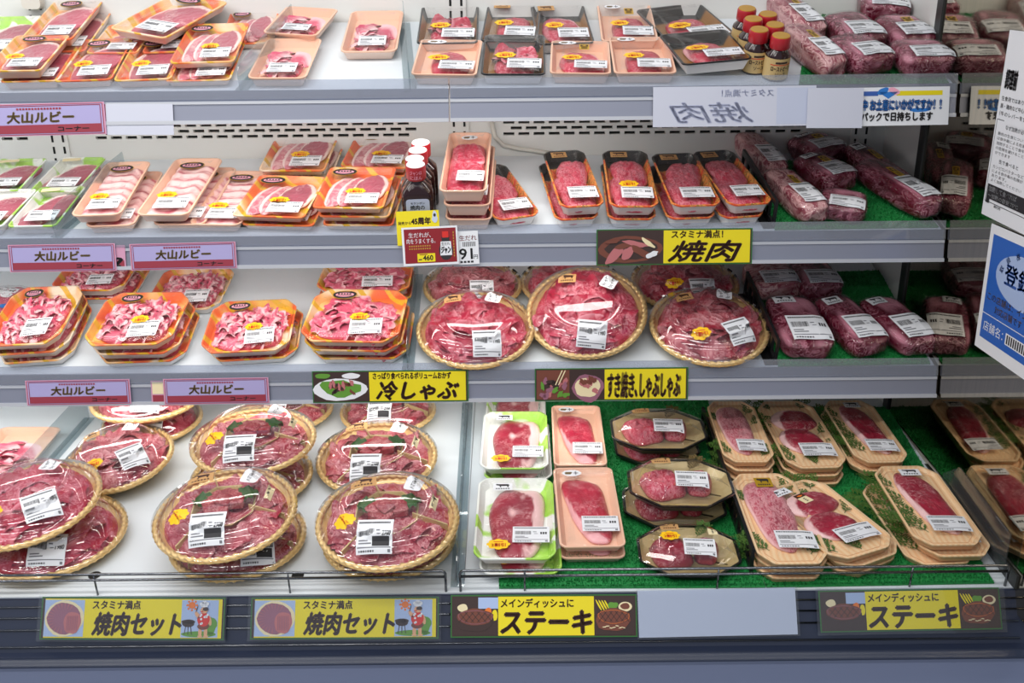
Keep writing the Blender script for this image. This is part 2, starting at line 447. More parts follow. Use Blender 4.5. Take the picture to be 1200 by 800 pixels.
def st_roundcow(w=.036, h=.022):
    mb = MB(); disc(mb, 0, 0, w/2, h/2, 0, 0); blob(mb, -w*.16, 0, w*.2, h*.2, LZ, 1, 3, .3); grid_rect(mb, w*.1, w*.34, -h*.06, h*.06, LZ, 2); grid_rect(mb, w*.18, w*.24, -h*.26, h*.26, LZ, 2)
    return mb, ['paper', 'olive_ink', 'ink_grey']
def st_name(word, w=.032, h=.036):
    mb = MB()
    pts = rrect(w, h, .006, 4); c = mb.vert((0, 0, 0)); ids = [mb.vert((x, y, 0)) for x, y in pts]
    for k in range(len(ids)): mb.face((c, ids[k], ids[(k+1) % len(ids)]), 0)
    half = (len(word)+1)//2
    if word == 'しゃぶしゃぶ': cols = ['しゃぶ', 'しゃぶ']
    else: cols = [word]
    for ci, cw in enumerate(cols):
        cx = (.22-.44*ci)*w if len(cols) > 1 else 0; n = len(cw)
        for k, ch in enumerate(cw):
            sy = h*.86/n; s = sy*.42*(.75 if ch == 'ゃ' else 1)
            y = h*.43-sy*(k+.5); put_text(mb, ch, cx-s, cx+s, y-s, y+s, LZ, 1, .02)
    if len(cols) == 1: grid_rect(mb, w*.3, w*.42, h*.3, h*.4, LZ, 2)
    return mb, ['paper', 'ink', 'red_ink']
def st_strip(word, w=.013, h=.036):
    mb = MB(); grid_rect(mb, -w/2, w/2, -h/2, h/2, 0, 0); n = len(word)
    for k, ch in enumerate(word):
        sy = h*.8/n; s = min(sy*.42, w*.36); y = h*.4-sy*(k+.5); put_text(mb, ch, -s, s, y-s, y+s, LZ, 1, .02)
    return mb, ['cream', 'ink']
def st_gold(w=.020, h=.034):
    mb = MB(); grid_rect(mb, -w/2, w/2, -h/2, h/2, 0, 0); grid_rect(mb, -w*.38, w*.38, h*.05, h*.36, LZ, 1)
    blob(mb, 0, h*.2, w*.22, h*.09, 2*LZ, 0, 2, .3)
    for k in range(3): grid_rect(mb, -w*.3, w*.3, -h*(.1+.12*k), -h*(.04+.12*k), LZ, 1)
    return mb, ['gold_label', 'brown_ink']
def st_yellowtag(w=.018, h=.032):
    mb = MB(); grid_rect(mb, -w/2, w/2, -h/2, h/2, 0, 0); grid_rect(mb, -w*.5, w*.5, h*.14, h*.5, LZ, 1); blob(mb, 0, h*.3, w*.26, h*.08, 2*LZ, 2, 5, .3)
    for k in range(3): grid_rect(mb, -w*.1, w*.1, -h*(.36-.14*k), -h*(.28-.14*k), LZ, 3)
    return mb, ['cream', 'brown_ink', 'orange_ink', 'ink']
def stick(bvh, st, cx, cy, rot=0, name='sticker', back=.03, off=.0007, dirn=None):
    mb, mats = st; o = Vector((cx, cy, 1)); d = Vector((0, 0, -1)) if dirn is None else dirn
    p0, n0, _, _ = bvh.ray_cast(o, d)
    if p0 is None: p0, n0 = Vector((cx, cy, .03)), Vector((0, 0, 1))
    # average the normal over the patch so that the sheet lies on the surface
    xs = [abs(v[0]) for v in mb.v]; ys = [abs(v[1]) for v in mb.v]; ext = max(max(xs), max(ys))*.7
    acc = Vector((0, 0, 0))
    for a in range(8):
        _, nn, _, _ = bvh.ray_cast(o+Vector((math.cos(a*.785)*ext, math.sin(a*.785)*ext, 0)), d)
        if nn is not None: acc += nn if nn.z > 0 else -nn
    n0 = (acc.normalized()+Vector((0, 0, .001))).normalized() if acc.length > .1 else (n0 if n0.z > 0 else -n0)
    t = Vector((math.cos(rot), math.sin(rot), 0)); t = (t-n0*t.dot(n0)).normalized(); b = n0.cross(t)
    out = MB(); out.f = mb.f; out.m = mb.m
    for v in mb.v:
        q = p0+t*v[0]+b*v[1]
        h, _, _, dist = bvh.ray_cast(q+n0*back, -n0)
        if h is None or abs((h-q).dot(n0)) > .02: h = q
        out.vert(h+n0*(off+v[2]))
    return out.mesh(name, mats)
def bvh_of(mesh): return BVHTree.FromPolygons([v.co.copy() for v in mesh.vertices], [tuple(p.vertices) for p in mesh.polygons])

# ------------------------------------------------------------------ the case
def bx(name, parent, mat, *boxes, M=None):
    mb = MB()
    for b in boxes: mb.box(*b)
    return link(name, mb.mesh(name, [mat]), parent)
fl = MB(); fl.box(-6, 4, -7, .6, -.05, 0); tag(link('floor', fl.mesh('floor', ['floor_tile'])), kind='structure')
case = empty('meat_display_case', Matrix.Translation((0, 0, 0)), 'open white refrigerated meat case with a mirrored right end wall', 'display case')
XL = -1.75
def back_panel():
    mb = MB(); rows = []
    def strip(z0, z1, x0, x1, holes):                # holes: sorted list of (xa, xb)
        x = x0
        for a, b in holes:
            if a > x: mb.poly([(x, 0, z0), (a, 0, z0), (a, 0, z1), (x, 0, z1)])
            mb.poly([(a, .012, z0), (b, .012, z0), (b, .012, z1), (a, .012, z1)], 1)
            for p, q in (((a, z0), (b, z0)), ((b, z0), (b, z1)), ((b, z1), (a, z1)), ((a, z1), (a, z0))):
                mb.poly([(p[0], 0, p[1]), (q[0], 0, q[1]), (q[0], .012, q[1]), (p[0], .012, p[1])])
            x = b
        if x < x1: mb.poly([(x, 0, z0), (x1, 0, z0), (x1, 0, z1), (x, 0, z1)])
    spans = [(-1.7, -.98), (-.83, -.08), (.10, .80)]
    zs = [.35]
    for zb in (1.075, .80):                           # two belts of three slotted rows
        for r in range(3): zs += [zb+.013*r, zb+.013*r+.0065]
    zs = sorted(zs)+[1.9]
    belts = {round(zb+.013*r, 4): r for zb in (1.075, .80) for r in range(3)}
    for a, b in zip(zs[:-1], zs[1:]):
        r = belts.get(round(a, 4)); holes = []
        if r is not None and b-a < .008:
            for s0, s1 in spans:
                x = s0+(.017 if r == 1 else 0)
                while x+.026 < s1: holes.append((x, x+.025)); x += .0345
        strip(a, b, XL, MIRX, holes)
    return link('back_panel', mb.mesh('back_panel', ['inner_wall_white', 'black_hole']), case)
back_panel()
for ux in (-.915, 0, .915):
    mb = MB(); mb.box(ux-.022, ux+.022, -.005, -.0005, .4, 1.9)
    z = .42
    while z < 1.88:
        for dx in (-.012, .012): mb.poly([(ux+dx-.0025, -.0056, z), (ux+dx+.0025, -.0056, z), (ux+dx+.0025, -.0056, z+.016), (ux+dx-.0025, -.0056, z+.016)], 1)
        z += .026
    link('upright', mb.mesh('upright', ['inner_wall_white', 'black_hole']), case)
bx('side_panel', case, 'inner_wall_white', (MIRX, MIRX+.03, -.215, .02, .35, 1.9))
bx('mirror_panel', case, 'mirror_glass', (MIRX, MIRX+.012, -1.15, -.215, .40, 1.9))
mf = MB(); mf.box(MIRX-.004, MIRX+.01, -.232, -.205, .40, 1.9); mf.box(MIRX-.004, MIRX-.0002, -.86, -.205, .44, .466)
link('mirror_frame', mf.mesh('mirror_frame', ['dark_strip']), case)
o, ex, ey, n = frame(4)
dk = MB(); prof = [(-.022, 0), (1.0, 0), (1.0, -.03), (-.022, -.03)]
dk.loft([[o+ex*x+ey*(p[0]-.03)+n*p[1] for p in prof] for x in (XL, MIRX)])
for px, py in ((111, 674), (349, 674)):
    c = at(px, py, 4)
    ids = [dk.vert(o+ex*(c.x+.011*math.cos(a*.35))+ey*(c.y+.011*math.sin(a*.35))+n*.0006) for a in range(18)]; dk.face(ids, 1)
for xx in (.012, .027):                              # sheet joints between the deck plates
    dk.poly([o+ex*(xx+dx)+ey*y+n*.0006 for dx, y in ((0, -.02), (.0016, -.02), (.0016, .75), (0, .75))], 2)
link('deck_panel', dk.mesh('deck_panel', ['deck_white', 'black_hole', 'grey_metal']), case)
# front: sloping sign rail, bumper, panel
RT = R(30)
DO = Vector((0, -.858, .436)); DN = Vector((0, -math.cos(RT), math.sin(RT))); DU = Vector((0, math.sin(RT), math.cos(RT)))
mb = MB(); pts = [DO+DU*.004-DN*.002+Vector((0, .02, 0)), DO-DN*.002, DO-DU*.088-DN*.002, DO-DU*.088+Vector((0, .05, 0))]
mb.loft([[Vector((x, p.y, p.z)) for p in pts] for x in (XL, MIRX+.03)])
link('sign_rail', mb.mesh('sign_rail', ['bumper_navy']), case)
mb = MB()
for k, t in enumerate((.012, .03, .05, .078)):
    q = DO-DU*t; mb.tube([(XL, q.y, q.z), (MIRX, q.y, q.z)], .0016, 6)
link('rail_ridge', mb.mesh('rail_ridge', ['steel_rod'], True), case)
bz = (DO-DU*.088)
mb = MB(); rings = []
for x in (XL, MIRX+.04):
    rings.append([(x, bz.y-.006+.010*(1-math.cos(a))*-.5-.006, bz.z-.0-.013*a/math.pi) for a in [math.pi*2*k/10*.5 for k in range(11)]]+[(x, bz.y+.05, bz.z-.013), (x, bz.y+.05, bz.z)])
mb.loft(rings); link('bumper', mb.mesh('bumper', ['bumper_navy'], 40), case)
bx('front_panel', case, 'front_panel', (XL, MIRX+.04, bz.y-.010, bz.y+.03, .06, bz.z-.013))
bx('plinth', case, 'dark_strip', (XL, MIRX+.02, bz.y+.05, bz.y+.08, 0, .07))

# ------------------------------------------------------------------ shelves
ST = R(12); PN = Vector((0, -math.cos(ST), math.sin(ST))); PU = Vector((0, math.sin(ST), math.cos(ST)))
def rail_origin(s):
    if s == 4: return DO, DN, DU
    return Vector((0, SH[s][0]-.012, SH[s][1]+.006)), PN, PU
def shelf(s, x0, x1, label):
    o, ex, ey, n = frame(s); L = (-.006-o.y)/ey.y
    root = empty('display_shelf', Matrix.Translation((0, o.y, o.z)), label, 'shelf', 'tilted shelves of the case')
    ro, pn, pu = rail_origin(s); inv = Vector((0, o.y, o.z))
    def part(name, pts, mat, sm=False):
        mb = MB(); mb.loft([[Vector((x, p.y, p.z))-inv for p in pts] for x in (x0, x1)]); return link(name, mb.mesh(name, [mat], sm), root)
    part('shelf_panel', [o-ey*.006, o+ey*L, o+ey*L-n*.012, o-ey*.006-n*.012], 'deck_white')
    part('price_rail', [ro-pu*.004, ro-pu*.030, ro-pu*.030+pn*.004, ro-pu*.062+pn*.004, ro-pu*.066, ro-pu*.066-pn*.012, ro-pu*.004-pn*.01], 'rail_grey')
    part('rail_edge', [ro-pu*.024+pn*.001, ro-pu*.024+pn*.006, ro-pu*.030+pn*.006, ro-pu*.030+pn*.001], 'rail_light')
    part('rail_lip', [ro-pu*.060+pn*.004, ro-pu*.060+pn*.009, ro-pu*.067+pn*.009, ro-pu*.067+pn*.001], 'rail_light')
    part('rail_cover', [ro+pu*.014+pn*.006, ro+pu*.014+pn*.0075, ro-pu*.022+pn*.0085, ro-pu*.022+pn*.007], 'rail_clear')
    for bxx in (x0+.03, x1-.03):
        p = [o+ey*.02-n*.012, o+ey*L-n*.012, o+ey*L-n*.05, o+ey*.02-n*.02]
        mb = MB(); mb.loft([[Vector((x, q.y, q.z))-inv for q in p] for x in (bxx-.0015, bxx+.0015)]); link('bracket', mb.mesh('bracket', ['white_metal']), root)
    return root
for s, nm in ((1, 'top'), (2, 'second'), (3, 'lowest')):
    shelf(s, XL, -.0015, f'{nm} white shelf of the case, its left-hand half with the pork packs')
    shelf(s, .0015, MIRX-.004, f'{nm} white shelf of the case, its right-hand half ending at the mirror')
# clear dividers standing between the goods
def divider(s, p0, p1, h, label, front=.03):
    a, b = at(*p0, s), at(*p1, s)                    # back and front foot
    o, ex, ey, n = frame(s); d = b-a; L = d.length; rot = math.atan2(d.y, d.x)
    M = shelf_matrix(s, a.x, a.y, .0008, rot)
    root = empty('shelf_divider', M, label, 'divider', 'clear dividers on the shelves')
    pts = [(0, 0), (L, 0), (L, h*.55)]+[(L-front*(1-math.cos(k*.314)), h*.55+h*.45*math.sin(k*.314)) for k in range(1, 6)]+[(0, h)]
    mb = MB(); mb.loft([[(x, y, z) for x, z in pts] for y in (-.001, .001)])
    link('divider_plate', mb.mesh('divider_plate', ['acrylic']), root)
    mb = MB(); mb.box(0, L, -.012, .012, 0, .0015); link('divider_foot', mb.mesh('divider_foot', ['acrylic']), root)
divider(1, (345, 32), (282, 108), .05, 'clear plastic divider on the top shelf between foil trays and plain trays')
divider(1, (474, 28), (481, 108), .05, 'clear plastic divider on the top shelf left of the black trays')
divider(2, (150, 208), (66, 279), .06, 'clear plastic divider between leaf-print trays and belly trays on second shelf')
divider(3, (490, 322), (478, 434), .06, 'clear plastic divider on the lowest shelf beside the round domed platters')
divider(4, (105, 490), (8, 600), .07, 'clear plastic divider on the bottom deck at its left end')
divider(4, (548, 470), (536, 688), .05, 'clear plastic divider on the deck between round platters and leaf-print trays')
# black lattice dividers
def lattice(s, p0, p1, h, label):
    a, b = at(*p0, s), at(*p1, s); d = b-a; L = d.length; M = shelf_matrix(s, a.x, a.y, .0008, math.atan2(d.y, d.x))
    mb = MB(); t = .003; k = max(4, round(L/.04))
    mb.box(0, L, -t, t, 0, .012); mb.box(0, L, -t, t, h-.012, h); mb.box(0, L, -.02, .02, 0, .002)
    for i in range(k+1):
        x = L*i/k; mb.box(max(0, x-.006), min(L, x+.006), -t, t, .012, h-.012)
    tag(link('lattice_divider', mb.mesh('lattice_divider', ['black_plastic'])), label, 'divider', 'black lattice dividers').matrix_world = M
lattice(2, (868, 205), (906, 268), .06, 'black plastic lattice divider on the second shelf left of the vacuum packed meat')
lattice(3, (872, 345), (908, 428), .06, 'black plastic lattice divider on the lowest shelf right of the domed platters')
lattice(4, (822, 500), (880, 672), .05, 'black plastic lattice divider on the deck left of the wood-print trays')
# green turf mats
def turf(s, quad, label, dens=9000, hgt=.005):
    o, ex, ey, n = frame(s); P = [at(*q, s) for q in quad]; inv = Vector((0, o.y, o.z)); mb = MB(); rnd = random.Random(s)
    def w(p, z): return o+ex*p.x+ey*p.y+n*z-inv
    mb.loft([[w(p, .0006) for p in P], [w(p, .003) for p in P]])
    area = abs(sum(P[i-1].x*P[i].y-P[i].x*P[i-1].y for i in range(4))/2)
    for k in range(int(area*dens*10)):
        u, v = rnd.random(), rnd.random(); v = round(v*140)/140+rnd.uniform(-.001, .001)
        p = (P[0]*(1-u)+P[1]*u)*(1-v)+(P[3]*(1-u)+P[2]*u)*v; a = rnd.uniform(0, 6.28)
        q = Vector((math.cos(a), math.sin(a)))*.0013; tip = p+Vector((rnd.uniform(-.002, .002), rnd.uniform(-.002, .002)))
        mb.poly([w(p-q, .003), w(p+q, .003), w(tip, .003+hgt*rnd.uniform(.6, 1.1))])
    ob = link('turf_mat', mb.mesh('turf_mat', ['turf_green'])); ob.location = inv
    tag(ob, label, 'mat', 'green turf mats under the meat')
turf(1, [(936, 100), (1112, 99), (1050, 14), (950, 14)], 'green artificial turf mat under the vacuum packs on the top shelf')
turf(2, [(908, 270), (1100, 267), (1024, 188), (876, 190)], 'green artificial turf mat under the vacuum packs on the second shelf')
turf(3, [(912, 430), (1090, 427), (1030, 318), (880, 322)], 'green artificial turf mat under the vacuum packs on the lowest shelf')
turf(4, [(585, 690), (897, 689), (829, 470), (578, 470)], 'green artificial turf mat on the deck under steaks and octagonal boxes')
turf(4, [(898, 689), (1165, 684), (1040, 478), (830, 478)], 'green artificial turf mat on the deck under the wood-print trays')
# chromed guard rails along the front of the deck
def guard(x0, x1, ends, label):
    o, ex, ey, n = frame(4); y = -.048; r = .0024; z0, z1 = .031, .043; mb = MB(); inv = Vector((0, o.y, o.z))
    def w(x, z): return o+ex*x+ey*y+n*z-inv
    c = .006
    if ends[0]: pth = [w(x0, 0), w(x0, z1-c), w(x0+c*.3, z1-c*.3), w(x0+c, z1)]
    else: pth = [w(x0, z1)]
    pth += [w(x1-c, z1), w(x1-c*.3, z1-c*.3), w(x1, z1-c), w(x1, 0)] if ends[1] else [w(x1, z1)]
    root = empty('guard_rail', Matrix.Translation(inv), label, 'rail', 'wire guard rails along the deck front')
    mb.tube(pth, r, 8); link('top_wire', mb.mesh('top_wire', ['steel_rod'], True), root)
    mb = MB(); mb.tube([w(x0, z0), w(x1, z0)], r, 8); link('lower_wire', mb.mesh('lower_wire', ['steel_rod'], True), root)
    x = x0+.11
    while x < x1-.03:
        mb = MB(); mb.tube([w(x, 0), w(x, z1)], .0018, 6); link('post', mb.mesh('post', ['steel_rod'], True), root); x += .33
guard(-1.7, at(523, 690, 4).x, (0, 1), 'thin chromed wire guard rail in front of the round platters')
guard(at(540, 690, 4).x, at(1176, 684, 4).x, (1, 1), 'thin chromed wire guard rail in front of steaks and wood-print trays')
# white cable on the back wall
mb = MB(); P = [hit(x, y, Vector((0, -.008, 0)), Vector((0, 1, 0))) for x, y in ((576, 143), (580, 160), (590, 170), (606, 174), (624, 176), (648, 180))]
mb.tube(P, .005, 8); tag(link('cable', mb.mesh('cable', ['cable_white'], True)), 'white cable hanging on the back wall behind the second shelf', 'cable')
# small beige hook box on the left upright
mb = MB(); p = hit(38, 2, Vector((0, -.02, 0)), Vector((0, 1, 0)))
mb.loft([[(p.x+a, y, p.z+b) for a, b in rrect(.04, .03, .01, 4)] for y in (-.03, -.006)]); tag(link('shelf_clip', mb.mesh('shelf_clip', ['cable_white'], 40)), 'beige plastic clip on the left upright above the top shelf', 'clip')

# ------------------------------------------------------------------ meat shapes
def slab(w, d, th, seed=0, pw=2.6, taper=0, fatside=None, fatw=.14, wob=.10, bump=.0015, S_=64, K=14, mat='beef_red', spots=0, bend=0):
    mb = MB(); rings = []
    def RR(a): return (abs(math.cos(a))**pw+abs(math.sin(a))**pw)**(-1/pw)*(1+wob*noise.noise((math.cos(a)*1.4+seed*3.7, math.sin(a)*1.4, seed*1.3)))
    for k in range(1, K+1):
        ring = []
        for j in range(S_):
            a = 2*math.pi*j/S_; r = k/K
            x, y = RR(a)*r*math.cos(a), RR(a)*r*math.sin(a)
            z = th*(1-r**6*.8)+bump*noise.noise((x*5+seed, y*5, seed))+bump*.6*noise.noise((x*14, y*14, seed))
            fat = 0
            if fatside is not None:
                da = abs((a-fatside+math.pi) % (2*math.pi)-math.pi)
                lim = 1.0-fatw*1.5*max(0, 1-(da/1.5)**2)
                fat = min(1, max(0, (r-lim)*26+.9*noise.noise((x*4, y*4, seed+4)))) if da < 1.5 else 0
            if spots: fat = max(fat, min(1, max(0, (noise.noise((x*2.4+seed, y*3, seed*2))-.28)*spots)))
            bx_ = bend*math.sin(y*1.5)
            ring.append(mb.vert((x*w/2*(1+taper*y)+bx_, y*d/2, z), fat))
        rings.append(ring)
    c = mb.vert((0, 0, th))
    for j in range(S_): mb.face((c, rings[0][j], rings[0][(j+1) % S_]))
    for k in range(K-1):
        for j in range(S_): mb.face((rings[k][j], rings[k+1][j], rings[k+1][(j+1) % S_], rings[k][(j+1) % S_]))
    bot = [mb.vert((mb.v[i][0]*.97, mb.v[i][1]*.97, 0), mb.fat.get(i, 0)) for i in rings[-1]]
    for j in range(S_): mb.face((rings[-1][j], bot[j], bot[(j+1) % S_], rings[-1][(j+1) % S_]))
    mb.face(list(reversed(bot)))
    return mb
def xf(mb, M):
    mb.v = [tuple(M @ Vector(p)) for p in mb.v]; return mb
def join(a, b):
    n = len(a.v); a.v += b.v; a.f += [tuple(i+n for i in f) for f in b.f]; a.m += b.m
    for k, v in b.fat.items(): a.fat[k+n] = v
    return a
def place(mb, x, y, z, rot=0, tilt=0, roll=0):
    return xf(mb, Matrix.Translation((x, y, z)) @ Matrix.Rotation(rot, 4, 'Z') @ Matrix.Rotation(tilt, 4, 'X') @ Matrix.Rotation(roll, 4, 'Y'))
def ribbon(l, b, curl, rnd, fatw=.35):
    mb = MB(); NX, NY = 6, 3; th = .0022
    tot = curl; ids = []
    for i in range(NX+1):
        t = i/NX-.5; a = tot*t
        x, z = (math.sin(a)/tot*l, (math.cos(a)-1)/tot*l) if abs(tot) > .05 else (t*l, 0)
        row = []
        for j in range(NY+1):
            s = j/NY-.5; w = b*(1-.5*(2*t)**4)
            fat = .72 if s > .5-fatw else 0
            row.append(mb.vert((x, s*w+.004*math.sin(t*7+rnd), z+.003*math.sin(s*6+t*5+rnd)), fat))
        ids.append(row)
    for i in range(NX):
        for j in range(NY): mb.face((ids[i][j], ids[i+1][j], ids[i+1][j+1], ids[i][j+1]))
    return mb
def heap(w, d, h, n, l, b, seed, inside=None, fatw=.35, curl=(.8, 2.4)):
    rnd = random.Random(seed); mb = slab(w*.96, d*.96, h*.62, seed, 4, bump=.004, S_=40, K=7)
    for k in range(n):
        for _ in range(30):
            x, y = rnd.uniform(-.5, .5)*w, rnd.uniform(-.5, .5)*d
            if (abs(x)*2/w)**4+(abs(y)*2/d)**4 < .80: break
        e = max(0, 1-(abs(x)*2/w)**4-(abs(y)*2/d)**4)
        z = h*(.34+.56*e)+rnd.uniform(-.002, .003)
        join(mb, place(ribbon(l*rnd.uniform(.7, 1.2), b*rnd.uniform(.7, 1.2), rnd.uniform(*curl), rnd.uniform(0, 6), fatw), x, y, z, rnd.uniform(0, 6.28), rnd.uniform(-.35, .35), rnd.uniform(-.3, .3)))
    return mb
def shingle(w, d, h, n, seed):
    """thin belly slices laid one over the other, front to back"""
    mb = MB(); NX, per = 18, 7; NY = n*per; ids = []
    for j in range(NY+1):
        row = []
        for i in range(NX+1):
            u, v = i/NX-.5, j/NY
            wv = v*n+.22*noise.noise((u*5+seed, v*9, 1.3))+.10*math.sin(u*9+seed)
            ph = wv-math.floor(wv)
            edge = min(1, 6*(.5-abs(u)))**.5
            z = h*edge*(.62+.34*(1-ph))*min(1, 9*v+.3)*min(1, 9*(1-v)+.3)+.0012*noise.noise((u*22, v*60, seed))
            lean = math.exp(-((ph-.42)/.16)**2)*(.5+.6*noise.noise((u*4+seed, math.floor(wv)*2.7, 2)))+math.exp(-((ph-.80)/.07)**2)*.8*(.4+noise.noise((u*6, math.floor(wv)*5.1, 7+seed)))
            row.append(mb.vert((u*w*(1+.03*noise.noise((v*12, seed, 3))), (v-.5)*d, max(z, .001)), min(1, max(0, .95-2.0*lean))))
        ids.append(row)
    for j in range(NY):
        for i in range(NX): mb.face((ids[j][i], ids[j][i+1], ids[j+1][i+1], ids[j+1][i]))
    return mb
def ruffle(r, h, seed, n=46, mat='beef_shabu', fold=.011, l=.062, b=.03, hole=0):
    mb = MB(); NR, NA = 26, 96; rnd = random.Random(seed); rings = []
    def zz(x, y):
        q = math.hypot(x, y)/r
        wx, wy = x*16+1.2*noise.noise((x*20, y*20, seed)), y*16+1.2*noise.noise((x*20, y*20, seed+5))
        rg = 1-2*abs(noise.noise((wx+seed, wy, seed*.7))); rg2 = 1-2*abs(noise.noise((wx*2.4, wy*2.4+seed, 3)))
        return h*(1-.75*q**2.6)+fold*(rg-.5)*(1-.6*q**4)+fold*.45*(rg2-.5), rg
    c = mb.vert((0, 0, zz(0, 0)[0]))
    for k in range(1, NR+1):
        ring = []
        for j in range(NA):
            a = 2*math.pi*j/NA; q = k/NR; x, y = r*q*math.cos(a), r*q*math.sin(a); z, rg = zz(x, y)
            ring.append(mb.vert((x, y, max(z, .002) if q < .99 else .002), max(0, min(1, (rg-.93)*9))))
        rings.append(ring)
    for j in range(NA): mb.face((c, rings[0][j], rings[0][(j+1) % NA]))
    for k in range(NR-1):
        for j in range(NA): mb.face((rings[k][j], rings[k+1][j], rings[k+1][(j+1) % NA], rings[k][(j+1) % NA]))
    for k in range(n):
        a = rnd.uniform(0, 6.28); q = math.sqrt(rnd.uniform(hole, .78)); x, y = r*q*math.cos(a), r*q*math.sin(a)
        join(mb, place(ribbon(l*rnd.uniform(.7, 1.2), b*rnd.uniform(.8, 1.3), rnd.uniform(1., 2.6), rnd.uniform(0, 6), .2), x, y, zz(x, y)[0]+.004, a+1.57+rnd.uniform(-.7, .7), rnd.uniform(-.4, .4), rnd.uniform(-.3, .3)))
    return mb
def fern(L, seed=0):
    mb = MB(); rnd = random.Random(seed)
    mb.poly([(-.0006, 0, 0), (.0006, 0, 0), (.0003, L, .002), (-.0003, L, .002)])
    n = 7
    for k in range(n):
        y = L*(.10+.88*k/n); l = L*.46*math.sin(.5+2.4*k/n)*(.8+.4*rnd.random())
        for s in (-1, 1):
            a = R(48)*s; dx, dy = math.sin(a), math.cos(a); z = .001+.0015*rnd.random()
            mb.poly([(0, y-.0014, z), (dx*l, y+dy*l, z+.001), (0, y+.0014, z)])
            for q in (.3, .55, .8):
                for t in (-1, 1):
                    b = a+R(38)*t; m = l*.42*(1.15-q); px, py = dx*l*q, y+dy*l*q
                    ex_, ey_ = math.sin(b)*m, math.cos(b)*m; nx, ny = -math.cos(b)*.0018, math.sin(b)*.0018
                    mb.poly([(px-nx, py-ny, z), (px+ex_, py+ey_, z+.001), (px+nx, py+ny, z)])
    return mb
def leaf(w, l, seed=0):
    """frilled green shiso leaf, cupped"""
    mb = MB(); n = 9; rows = []
    for k in range(n+1):
        t = k/n; hw = w/2*math.sin(math.pi*min(1, t*.93+.05))**.8*(1+.22*(k % 2))
        rows.append([mb.vert((s*hw, t*l, .012*abs(s)+.004*math.sin(k*2+seed)*abs(s)+.018*t*(1-t)*2)) for s in (-1, -.5, 0, .5, 1)])
    for k in range(n):
        for j in range(4): mb.face((rows[k][j], rows[k][j+1], rows[k+1][j+1], rows[k+1][j]))
    return mb
def mcube(a, b, c, seed):
    mb = MB(); rnd = random.Random(seed); n = 3
    rings = []
    for z, i in ((0, .12), (.15, 0), (.85, 0), (1, .14)):
        rings.append([(x+rnd.uniform(-.03, .03)*a, y+rnd.uniform(-.03, .03)*a, z*c) for x, y in inset(rrect(a, b, a*.16, 2), i*a)])
    mb.loft(rings); return mb

# ------------------------------------------------------------------ packs: one of each kind, later copied
T = {}
def P(name, mesh, flag=None, ch=(), label=None): return dict(n=name, me=mesh, f=flag, ch=list(ch), label=label)
def tray_mesh(o, h, slope=.008, wall=.0035, lip=.003, mats=('foam_white',)*3, zin=.004, name='foam_tray'):
    mb = MB()
    rings = [at_z(inset(o, lip+slope), 0), at_z(inset(o, lip), h-.0035), at_z(o, h-.0025), at_z(o, h), at_z(inset(o, wall), h+.0003), at_z(inset(o, wall+slope), zin)]
    mb.loft(rings, [0, 0, 1, 1, 2, 2]); return mb.mesh(name, list(mats), 50)
def film_mesh(o, h, zf, i1=.010, i2=.028):
    mb = MB(); rings = [at_z(inset(o, -.0006), h-.006), at_z(inset(o, -.0006), h+.0008), at_z(inset(o, i1), h+.0012+(zf-h)*.45), at_z(inset(o, i2), zf)]
    ids = [[mb.vert(p) for p in r] for r in rings]; n = len(o)
    for k in range(3):
        for j in range(n): mb.face((ids[k][j], ids[k][(j+1) % n], ids[k+1][(j+1) % n], ids[k+1][j]))
    mb.face(ids[-1]); return mb.mesh('wrap_film', ['film'])
LAB = [st_label(.064, .046, seed=k) for k in range(3)]
LABB = st_label(.060, .060, '2980', True, 5); LABP = st_label(.058, .056, '1980', False, 6); LABO = st_label(.062, .052, seed=8); LABS = st_label(.056, .044, seed=4, black=False)
BURST, OVAL, COWK, COWW, RCOW = st_burst(), st_oval(), st_cow(), st_cow(.036, .024, 'paper'), st_roundcow()
GOLD, YTAG = st_gold(), st_yellowtag()
def kind(key, name, cat, w, d, h, parts): T[key] = dict(name=name, cat=cat, w=w, d=d, h=h, parts=parts)
def film_pack(key, name, cat, o, w, d, h, zf, mats, meats, stickers, slope=.008, extra=()):
    tr = tray_mesh(o, h, slope, mats=mats); fm = film_mesh(o, h, zf); bv = bvh_of(fm)
    st = [P(nm, stick(bv, s, x, y, rot, nm), fl) for nm, s, x, y, rot, fl in stickers]
    kind(key, name, cat, w, d, h, [P('foam_tray', tr)]+[P(nm, mb.mesh(nm, [m], True), fl) for nm, mb, m, fl in meats]+list(extra)+[P('wrap_film', fm, ch=())]+st)

# orange foil tray of pork loin, 12 x 20
o = rrect(.12, .20, .012)
for v in (0, 1):
    m = [('pork_slice', place(slab(.088, .15, .006, 1+v, 2.5, fatside=2.4, fatw=.2), -.004, -.012, .005, .1), 'pork_loin' if v == 0 else 'pork_ham', None),
         ('pork_slice', place(slab(.08, .13, .005, 2+v, 2.3, fatside=2.0, fatw=.22), .010, .012, .0095, -.25, .03), 'pork_loin' if v == 0 else 'pork_ham', None)]
    film_pack(f'pork{v}', 'pork_tray', 'meat tray', o, .12, .20, .019, .0205, ('foam_pale', 'foil_orange', 'foil_orange'), m,
              [('price_label', LAB[v], .014, -.058, .03, 'L'), ('discount_sticker', BURST, -.018, -.026, .1, 'B'), ('brand_sticker', OVAL, -.010, .072, .05, 'O')])
